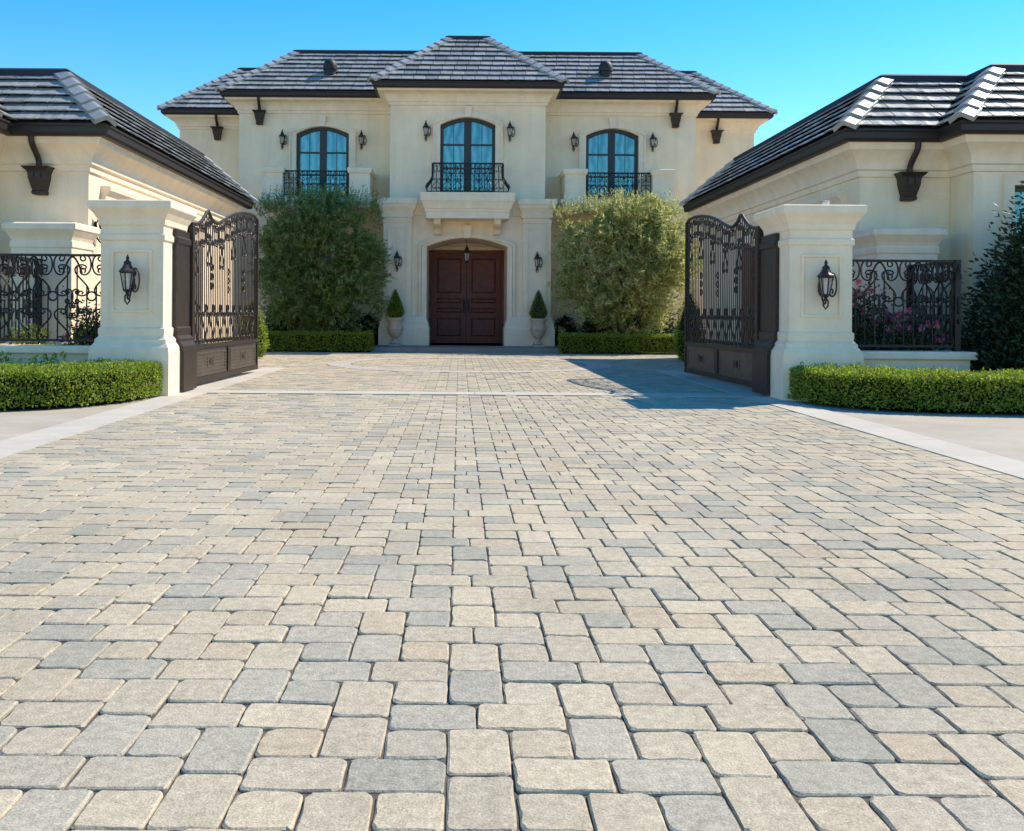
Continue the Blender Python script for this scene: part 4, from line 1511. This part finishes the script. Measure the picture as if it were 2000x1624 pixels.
def hedge(name, label, path, width, h, n_per_m2, group, mat_leaf=LEAF_BOX, ls=0.028, round_end=True):
    """clipped hedge along a plan path (its front line); the body lies to the left of the walking direction"""
    P = np.array(path, float)
    seg = np.linalg.norm(np.diff(P, axis=0), axis=1)
    cum = np.concatenate([[0], np.cumsum(seg)])
    L = cum[-1]
    r = thing(name, label, 'hedge', (float(P[0, 0]), float(P[0, 1]), 0), 0, group)
    def at(t):
        x = np.interp(t, cum, P[:, 0])
        y = np.interp(t, cum, P[:, 1])
        i = np.clip(np.searchsorted(cum, t, side='right') - 1, 0, len(seg) - 1)
        d = (P[i + 1] - P[i]) / seg[i][..., None]
        return np.stack([x, y], -1), np.stack([-d[..., 1], d[..., 0]], -1)   # left normal
    mb = MB()
    ins = 0.045
    mb.sweep([tuple(p) for p in P], [(-ins, 0.06), (-ins, h - ins), (-width + ins, h - ins), (-width + ins, 0.06), (-ins, 0.06)])
    obj('stems_or_core', mb, SHADE_CORE, r)  # solid box core, coloured dark as the shade inside the hedge
    parts = []
    def emit(pos, nor, n):
        parts.append((pos, nor))
    nf = int(L * h * n_per_m2)
    t = RNG.uniform(0, L, nf)
    c, ln = at(t)
    z = RNG.uniform(0.03, h, nf)
    wob = 0.02 * np.sin(t * 9 + z * 7) + 0.012 * np.sin(t * 23)
    dep = RNG.uniform(-0.012, 0.05, nf) + wob * 0.5 + 0.05 * np.exp(-(h - z) / 0.03) * 0.6
    pos = np.column_stack([c + ln * dep[:, None], z])
    parts.append((pos, np.column_stack([-ln, np.full(nf, 0.25)])))
    nt_ = int(L * width * n_per_m2)
    t = RNG.uniform(0, L, nt_)
    c, ln = at(t)
    w = RNG.uniform(0, width, nt_)
    ztop = h + 0.012 * np.sin(t * 7) + 0.01 * np.sin(w * 19 + t * 3) - RNG.uniform(-0.018, 0.045, nt_) + 0.03 * (RNG.uniform(0, 1, nt_) > 0.94) - 0.05 * np.exp(-np.minimum(w, width - w) / 0.03)
    parts.append((np.column_stack([c + ln * w[:, None], ztop]), np.column_stack([ln * 0, np.ones(nt_)])))
    for te, sg in ((0.0, -1), (L, 1)):
        ne = int(width * h * n_per_m2)
        c, ln = at(np.full(ne, te))
        tang = np.stack([ln[:, 1], -ln[:, 0]], -1) * sg
        w = RNG.uniform(0, width, ne)
        z = RNG.uniform(0.03, h, ne)
        pos = np.column_stack([c + ln * w[:, None] + tang * RNG.uniform(-0.04, 0.02, ne)[:, None], z])
        parts.append((pos, np.column_stack([tang, np.full(ne, 0.25)])))
    nb = int(L * h * n_per_m2 * 0.25)
    t = RNG.uniform(0, L, nb)
    c, ln = at(t)
    pos = np.column_stack([c + ln * (width - RNG.uniform(-0.01, 0.04, nb))[:, None], RNG.uniform(0.05, h, nb)])
    parts.append((pos, np.column_stack([ln, np.full(nb, 0.2)])))
    pos = np.concatenate([a for a, _ in parts])
    nor = unit(np.concatenate([b for _, b in parts]))
    n = len(pos)
    D = unit(nor * 0.7 + rand_dirs(n, 0.3))
    N = unit(nor + RNG.normal(size=(n, 3)) * 0.5)
    V, F = leaf_arrays(pos, D, N, RNG.uniform(0.55, 1.75, n) * ls, RNG.uniform(0.4, 0.85, n) * ls)
    np_obj('foliage', V, F, mat_leaf, r)
    return r

# hedge front lines (walking so that the body is on the left)
lp = [(-9.0, 8.7), (-6.5, 8.72), (-5.4, 8.85), (-4.55, 9.08), (-4.1, 9.30), (-3.82, 9.6), (-3.60, 10.0), (-3.50, 10.45), (-3.47, 10.82)]
hedge('box_hedge', 'bright green clipped box hedge curving in front of the left gate pillar', lp, 0.85, 0.38, 5200, 'clipped hedges by the gate')
rp_ = [(3.87, 10.85), (3.91, 10.45), (4.04, 10.1), (4.3, 9.8), (4.6, 9.6), (5.1, 9.46), (5.9, 9.36), (7.2, 9.3), (10.0, 9.28)]
hedge('box_hedge', 'bright green clipped box hedge curving in front of the right gate pillar', rp_, 0.85, 0.38, 5200, 'clipped hedges by the gate')
hedge('box_hedge', 'dark low hedge under the bushy tree left of the portico', [(-5.1, 23.15), (-2.2, 23.15)], 0.5, 0.47, 2600, 'low hedges by the house', ls=0.04)
hedge('box_hedge', 'dark low hedge under the pale bushy tree right of the portico', [(2.55, 23.15), (5.6, 23.15)], 0.5, 0.47, 2600, 'low hedges by the house', ls=0.04)

# planting beds
def bed(pts, z):
    o = sheet('soil_bed', pts, z, SOIL)
bed([(-9.0, 8.78), (-6.5, 8.8), (-5.4, 8.93), (-4.58, 9.16), (-4.14, 9.38), (-3.88, 9.65), (-3.72, 10.05), (-3.66, 10.5), (-3.66, 13.3), (-9.0, 13.3)], 0.012)
bed([(4.05, 10.85), (4.08, 10.5), (4.17, 10.16), (4.36, 9.87), (4.63, 9.68), (5.12, 9.54), (5.9, 9.44), (7.2, 9.38), (13.0, 9.36), (13.0, 13.3), (4.05, 13.3)], 0.012)
bed([(-5.35, 23.2), (-2.25, 23.2), (-2.25, 26.5), (-5.35, 26.5)], 0.012)
bed([(2.62, 23.2), (5.75, 23.2), (5.75, 26.5), (2.62, 26.5)], 0.012)

def bushy_tree(label, cx, cy, hw, hd, z0, z1, n_spray, leaf_mat, seed, wisps=40, open_low=0.0, vase=1.0, p=3.4, leaf=(0.08, 0.16)):
    g = np.random.default_rng(seed)
    r = thing('bushy_tree', label, 'tree', (cx, cy, 0), 0, 'bushy trees before the house')
    mb = MB()
    tips = []
    for k in range(7):
        a = g.uniform(0, 2 * math.pi)
        bx, by = cx + 0.35 * math.cos(a) * g.uniform(.2, 1.4), cy + 0.2 * math.sin(a)
        tx, ty, tz = cx + hw * 0.7 * math.cos(a), cy + hd * 0.5 * math.sin(a), g.uniform(z0 + 0.55 * (z1 - z0), z1 - 0.5)
        pts = []
        for i in range(7):
            t = i / 6
            pts.append((bx + (tx - bx) * t ** 1.5 + g.normal(0, .03), by + (ty - by) * t ** 1.5 + g.normal(0, .03), tz * t))
        mb.tube(pts, [0.05 * (1 - 0.75 * i / 6) for i in range(7)], 6)
    obj('trunk', mb, BARK, r, smooth=60)
    # crown of leaf clumps spread through a boxy volume, with gaps between them
    C = np.array([cx, cy, (z0 + z1) / 2])
    H = np.array([hw, hd, (z1 - z0) / 2])
    nc = 150
    u = unit(g.normal(size=(nc, 3)))
    sp = u / (np.abs(u) ** p).sum(1, keepdims=True) ** (1 / p)
    cc = C + sp * (g.uniform(0.2, 1.0, nc) ** 0.45)[:, None] * H * g.uniform(0.66, 0.97, (nc, 1))
    if open_low:
        keep = g.uniform(size=nc) > open_low * np.clip((z0 + 0.5 * (z1 - z0) - cc[:, 2]) / (0.5 * (z1 - z0)), 0, 1)
        cc = cc[keep]
        nc = len(cc)
    wgt = g.uniform(0.35, 1.5, nc)
    ci = g.choice(nc, n_spray, p=wgt / wgt.sum())
    sg = g.uniform(0.12, 0.24, nc)[ci]
    P0 = cc[ci] + g.normal(size=(n_spray, 3)) * sg[:, None] * np.array([1, 1, 0.85])
    P0[:, 2] = np.maximum(P0[:, 2], 0.08)
    tp = np.clip((P0[:, 2] - z0) / (0.5 * (z1 - z0)), 0, 1)
    P0[:, 0] = cx + (P0[:, 0] - cx) * (vase + (1 - vase) * tp)
    edge = 0.5 * (P0[:, 0] - (cx + np.clip(P0[:, 0] - cx, -hw * 0.93, hw * 0.93)))
    P0[:, 0] -= edge * 1.6
    u = unit((cc[ci] - C) / H + 0.5 * (P0 - cc[ci]) / sg[:, None] * 0.6)
    n = n_spray
    dirs = unit(u * 0.55 + np.array([0, 0, 0.45]) + g.normal(size=(n, 3)) * 0.45)
    ln = g.uniform(0.22, 0.46, n)
    m = 24
    t = np.linspace(0.08, 1.0, m)
    droop = -0.16 * (t ** 2)
    base = P0[:, None, :] + dirs[:, None, :] * (ln[:, None] * t[None])[..., None]
    base[..., 2] += droop * ln[:, None]
    D = dirs[:, None, :] * 0.75 + g.normal(size=(n, m, 3)) * 0.6
    LL = g.uniform(leaf[0], leaf[1], (n, m)) * (1.05 - 0.35 * t)
    WW = LL * g.uniform(0.17, 0.27, (n, m))
    N = g.normal(size=(n * m, 3)) + np.array([0, 0, 0.8])
    V, F = leaf_arrays(base.reshape(-1, 3), D.reshape(-1, 3), N, LL.ravel(), WW.ravel())
    Vs, Fs = [V], [F]
    # long wisps standing out of the top
    for k in range(wisps):
        x, y = cx + g.uniform(-1, 1) * hw * 0.95, cy + g.uniform(-.8, .8) * hd
        q = np.array([x, y, z1 - 0.28 - 0.25 * ((x - cx) / hw) ** 2])
        d = unit(np.array([g.normal(0, .35), g.normal(0, .3), 1.0]))
        L_ = g.uniform(0.25, 0.55)
        tt = np.linspace(0, 1, 16)[:, None]
        B = q + d * L_ * tt
        DD = d * 0.9 + g.normal(size=(16, 3)) * 0.5
        l2 = g.uniform(.06, .11, 16)
        V2, F2 = leaf_arrays(B, DD, g.normal(size=(16, 3)), l2, l2 * .22)
        Fs.append(F2 + sum(len(q_) for q_ in Vs))
        Vs.append(V2)
    for k in range(wisps):
        a = g.uniform(0, 2 * math.pi)
        zz = g.uniform(z0 + 0.35, z1 - 0.2)
        q = np.array([cx + hw * 0.86 * np.sign(math.cos(a)) * abs(math.cos(a)) ** .5, cy + hd * 0.8 * math.sin(a), zz])
        d = unit(np.array([math.cos(a) * .5, math.sin(a) * .8, g.uniform(.1, .9)]))
        L_ = g.uniform(0.15, 0.36)
        tt = np.linspace(0, 1, 14)[:, None]
        B = q + d * L_ * tt + np.array([0, 0, -0.14]) * tt ** 2
        DD = d * 0.9 + g.normal(size=(14, 3)) * 0.5
        l2 = g.uniform(.07, .13, 14)
        V2, F2 = leaf_arrays(B, DD, g.normal(size=(14, 3)), l2, l2 * .22)
        Fs.append(F2 + sum(len(q_) for q_ in Vs))
        Vs.append(V2)
    np_obj('crown', np.concatenate(Vs), np.concatenate(Fs), leaf_mat, r)
    return r
bushy_tree('dark green bushy tree against the house left of the portico', -3.64, 24.2, 1.60, 0.95, 0.15, 4.12, 2700, LEAF_OLIVE, 4, wisps=170, vase=0.93, p=3.6, leaf=(0.09, 0.18))
bushy_tree('bushy tree with pale yellow-green tips right of the portico', 4.36, 24.3, 1.90, 0.80, 0.15, 4.0, 2100, LEAF_PALE, 9, wisps=220, open_low=0.15, vase=0.60, p=2.7, leaf=(0.10, 0.21))

def cone_plant(name, label, cat, cx, cy, z0, z1, r0, n, leaf_mat, ls, group=None, power=1.0, loose=0.04, trunk=True):
    r = thing(name, label, cat, (cx, cy, 0 if z0 < 0.3 else z0), 0, group)
    mb = MB()
    prof = []
    for i in range(9):
        t = i / 8
        rr = r0 * (1 - t ** power) * (0.55 + 0.45 * min(1, t * 6)) if t < 1 else 0.0
        prof.append((max(rr * 0.82, 0.001), z0 + (z1 - z0) * t * 0.97))
    mb.lathe(prof, 10, (cx, cy, 0))
    if trunk:
        mb.tube([(cx, cy, z0 - 0.12), (cx, cy, z0 + 0.2)], 0.03, 6)
    obj('stems_or_core', mb, SHADE_CORE, r)  # solid turned core with its shade in the colour, plus the trunk
    t = 1 - np.sqrt(RNG.uniform(0, 1, n))
    a = RNG.uniform(0, 2 * math.pi, n)
    rr = r0 * (1 - t ** power) * (0.55 + 0.45 * np.minimum(1, t * 6))
    rr = np.maximum(rr * RNG.uniform(0.78, 1.03, n) + RNG.normal(0, loose, n) * (rr > 0.02), 0.004)
    pos = np.column_stack([cx + rr * np.cos(a), cy + rr * np.sin(a), z0 + (z1 - z0) * t])
    out = np.column_stack([np.cos(a), np.sin(a), np.full(n, 0.5)])
    D = unit(out + RNG.normal(size=(n, 3)) * 0.6)
    V, F = leaf_arrays(pos, D, out + RNG.normal(size=(n, 3)) * 0.5, RNG.uniform(.7, 1.4, n) * ls, RNG.uniform(.35, .55, n) * ls)
    np_obj('foliage', V, F, leaf_mat, r)
    return r
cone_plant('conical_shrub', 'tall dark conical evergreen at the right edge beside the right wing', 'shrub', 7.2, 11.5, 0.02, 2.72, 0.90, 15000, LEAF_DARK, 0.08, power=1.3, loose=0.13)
cone_plant('leafy_shrub', 'loose pale green leafy shrub against the window of the right wing', 'shrub', 7.85, 12.1, 0.3, 2.62, 0.62, 5200, LEAF_PALE, 0.09, power=1.6, loose=0.13)
cone_plant('column_shrub', 'narrow green columnar shrub in shade behind the right gate leaf', 'shrub', X0 + 4.75, 19.9, 0.02, 1.5, 0.32, 3500, LEAF_BOX, 0.05, power=2.6, loose=0.03)
cone_plant('column_shrub', 'narrow green columnar shrub in sun behind the left gate leaf', 'shrub', X0 - 4.65, 19.9, 0.02, 1.3, 0.32, 3500, LEAF_BOX, 0.05, power=2.6, loose=0.03)

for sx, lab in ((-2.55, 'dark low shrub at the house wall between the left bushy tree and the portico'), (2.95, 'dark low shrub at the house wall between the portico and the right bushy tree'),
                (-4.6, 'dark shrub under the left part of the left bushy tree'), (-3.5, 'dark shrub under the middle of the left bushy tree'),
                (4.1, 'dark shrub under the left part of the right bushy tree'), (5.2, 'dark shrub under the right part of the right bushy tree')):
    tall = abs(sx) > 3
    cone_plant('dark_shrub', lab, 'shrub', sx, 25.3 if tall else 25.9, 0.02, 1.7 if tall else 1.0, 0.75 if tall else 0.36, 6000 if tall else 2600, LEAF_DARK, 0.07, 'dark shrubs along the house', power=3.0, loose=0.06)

# urns with topiary cones by the door
def urn(x, label):
    r = thing('urn', label, 'urn', (x, 24.62, PZ), 0, 'cream urns by the front door')
    mb = MB()
    mb.box(-.15, .15, -.15, .15, 0.0, 0.05)
    mb.lathe([(0.10, 0.05), (0.13, 0.07), (0.12, 0.10), (0.06, 0.15), (0.055, 0.19), (0.10, 0.23), (0.17, 0.32), (0.205, 0.44), (0.20, 0.52), (0.18, 0.57), (0.19, 0.64), (0.225, 0.70), (0.235, 0.72), (0.225, 0.75), (0.20, 0.75), (0.18, 0.69)], 20)
    obj('body', mb, URN, r, world=False, smooth=40)
    mb = MB()
    mb.tube([(0.208 * math.cos(t), 0.208 * math.sin(t), 0.45) for t in np.linspace(0, 2 * math.pi, 21)[:-1]], 0.014, 5, closed=True)
    obj('band', mb, URN, r, world=False, smooth=60)
urn(X0 - 1.90, 'cream stone urn with a clipped cone left of the front door')
urn(X0 + 1.90, 'cream stone urn with a clipped cone right of the front door')
cone_plant('topiary', 'green topiary cone in the urn left of the front door', 'topiary', X0 - 1.90, 24.62, PZ + 0.75, PZ + 1.52, 0.26, 6000, LEAF_BOX, 0.03, 'topiary cones by the door', power=1.2, loose=0.008)
cone_plant('topiary', 'olive green topiary cone in the urn right of the front door', 'topiary', X0 + 1.90, 24.62, PZ + 0.75, PZ + 1.52, 0.26, 6000, LEAF_OLIVE, 0.03, 'topiary cones by the door', power=1.2, loose=0.008)

# roses
def rose(label, cx, cy, h, rad, seed, nfl):
    g = np.random.default_rng(seed)
    r = thing('rose_bush', label, 'rose bush', (cx, cy, 0), 0, 'rose bushes behind the fences')
    mb = MB()
    tips = []
    for k in range(9):
        a = g.uniform(0, 2 * math.pi)
        tip = np.array([cx + rad * math.cos(a) * g.uniform(.3, 1), cy + rad * .8 * math.sin(a) * g.uniform(.3, 1), h * g.uniform(.65, 1.05)])
        mb.tube([(cx + .03 * math.cos(a), cy + .03 * math.sin(a), 0), (cx + (tip[0] - cx) * .4, cy + (tip[1] - cy) * .4, tip[2] * .55), tuple(tip)], [.012, .009, .005], 5)
        tips.append(tip)
    obj('stems_or_core', mb, BARK, r)
    n = 5200
    tp = np.array(tips)[g.integers(0, 9, n)]
    t = g.uniform(0.2, 1.0, n)[:, None]
    P = np.array([cx, cy, 0]) * (1 - t) + tp * t + g.normal(size=(n, 3)) * np.array([.11, .11, .09])
    P[:, 2] = np.maximum(P[:, 2], 0.05)
    V, F = leaf_arrays(P, rand_dirs(n, 0.2), rand_dirs(n, 0.8), g.uniform(.035, .065, n), g.uniform(.022, .038, n))
    np_obj('foliage', V, F, LEAF_ROSE, r)
    ctr = np.array(tips)[g.integers(0, 9, nfl)] + g.normal(size=(nfl, 3)) * np.array([.12, .10, .05])
    ctr[:, 1] -= 0.05
    m = 14
    Pp = np.repeat(ctr, m, 0)
    dd = g.normal(size=(nfl * m, 3)) + np.array([0, -.2, .5])
    V, F = leaf_arrays(Pp, dd, g.normal(size=(nfl * m, 3)), np.full(nfl * m, .052), np.full(nfl * m, .044))
    np_obj('flowers', V, F, PETAL, r, kind='stuff')
rose('pink rose bush directly beside the right gate pillar behind the fence', X0 + 4.72, 11.95, 1.15, .32, 1, 26)
rose('tall pink rose bush behind the middle of the right fence', X0 + 5.1, 12.1, 1.35, .32, 2, 28)
rose('low magenta rose bush behind the corner of the right fence', X0 + 5.55, 11.85, 0.95, .34, 3, 46)
rose('rose bush with a few red blooms beside the left gate pillar behind the fence', X0 - 4.78, 11.8, 1.0, .26, 5, 5)

def cover(name, x0, x1, y0, y1, z, n, m_, ls, seed):
    g = np.random.default_rng(seed)
    P = np.column_stack([g.uniform(x0, x1, n), g.uniform(y0, y1, n), g.uniform(0.02, z, n)])
    P[:, 2] *= 0.7 + 0.3 * np.sin(P[:, 0] * 9 + g.uniform(0, 1, n))
    V, F = leaf_arrays(P, rand_dirs(n, 0.6), rand_dirs(n, 0.5), g.uniform(.7, 1.5, n) * ls, g.uniform(.4, .7, n) * ls)
    return np_obj(name, V, F, m_, None, kind='stuff')
tag(cover('ground_cover', X0 - 9.0, X0 - 4.5, 11.48, 12.2, 0.80, 16000, LEAF_LIME, .06, 1), 'lime green low plants behind the left garden wall', 'plants')
tag(cover('ground_cover', X0 - 9.0, X0 - 4.9, 10.1, 11.15, 0.48, 9000, LEAF_BOX, .06, 2), 'light green low plants between the left hedge and the garden wall', 'plants')
tag(cover('ground_cover', X0 + 4.5, X0 + 10, 10.45, 11.15, 0.26, 6000, LEAF_ROSE, .06, 3), 'dark low plants between the right hedge and the garden wall', 'plants')
tag(cover('ground_cover', X0 + 4.5, X0 + 5.8, 11.5, 12.4, 0.75, 4500, LEAF_ROSE, .06, 4), 'dark green plants under the pink roses', 'plants')
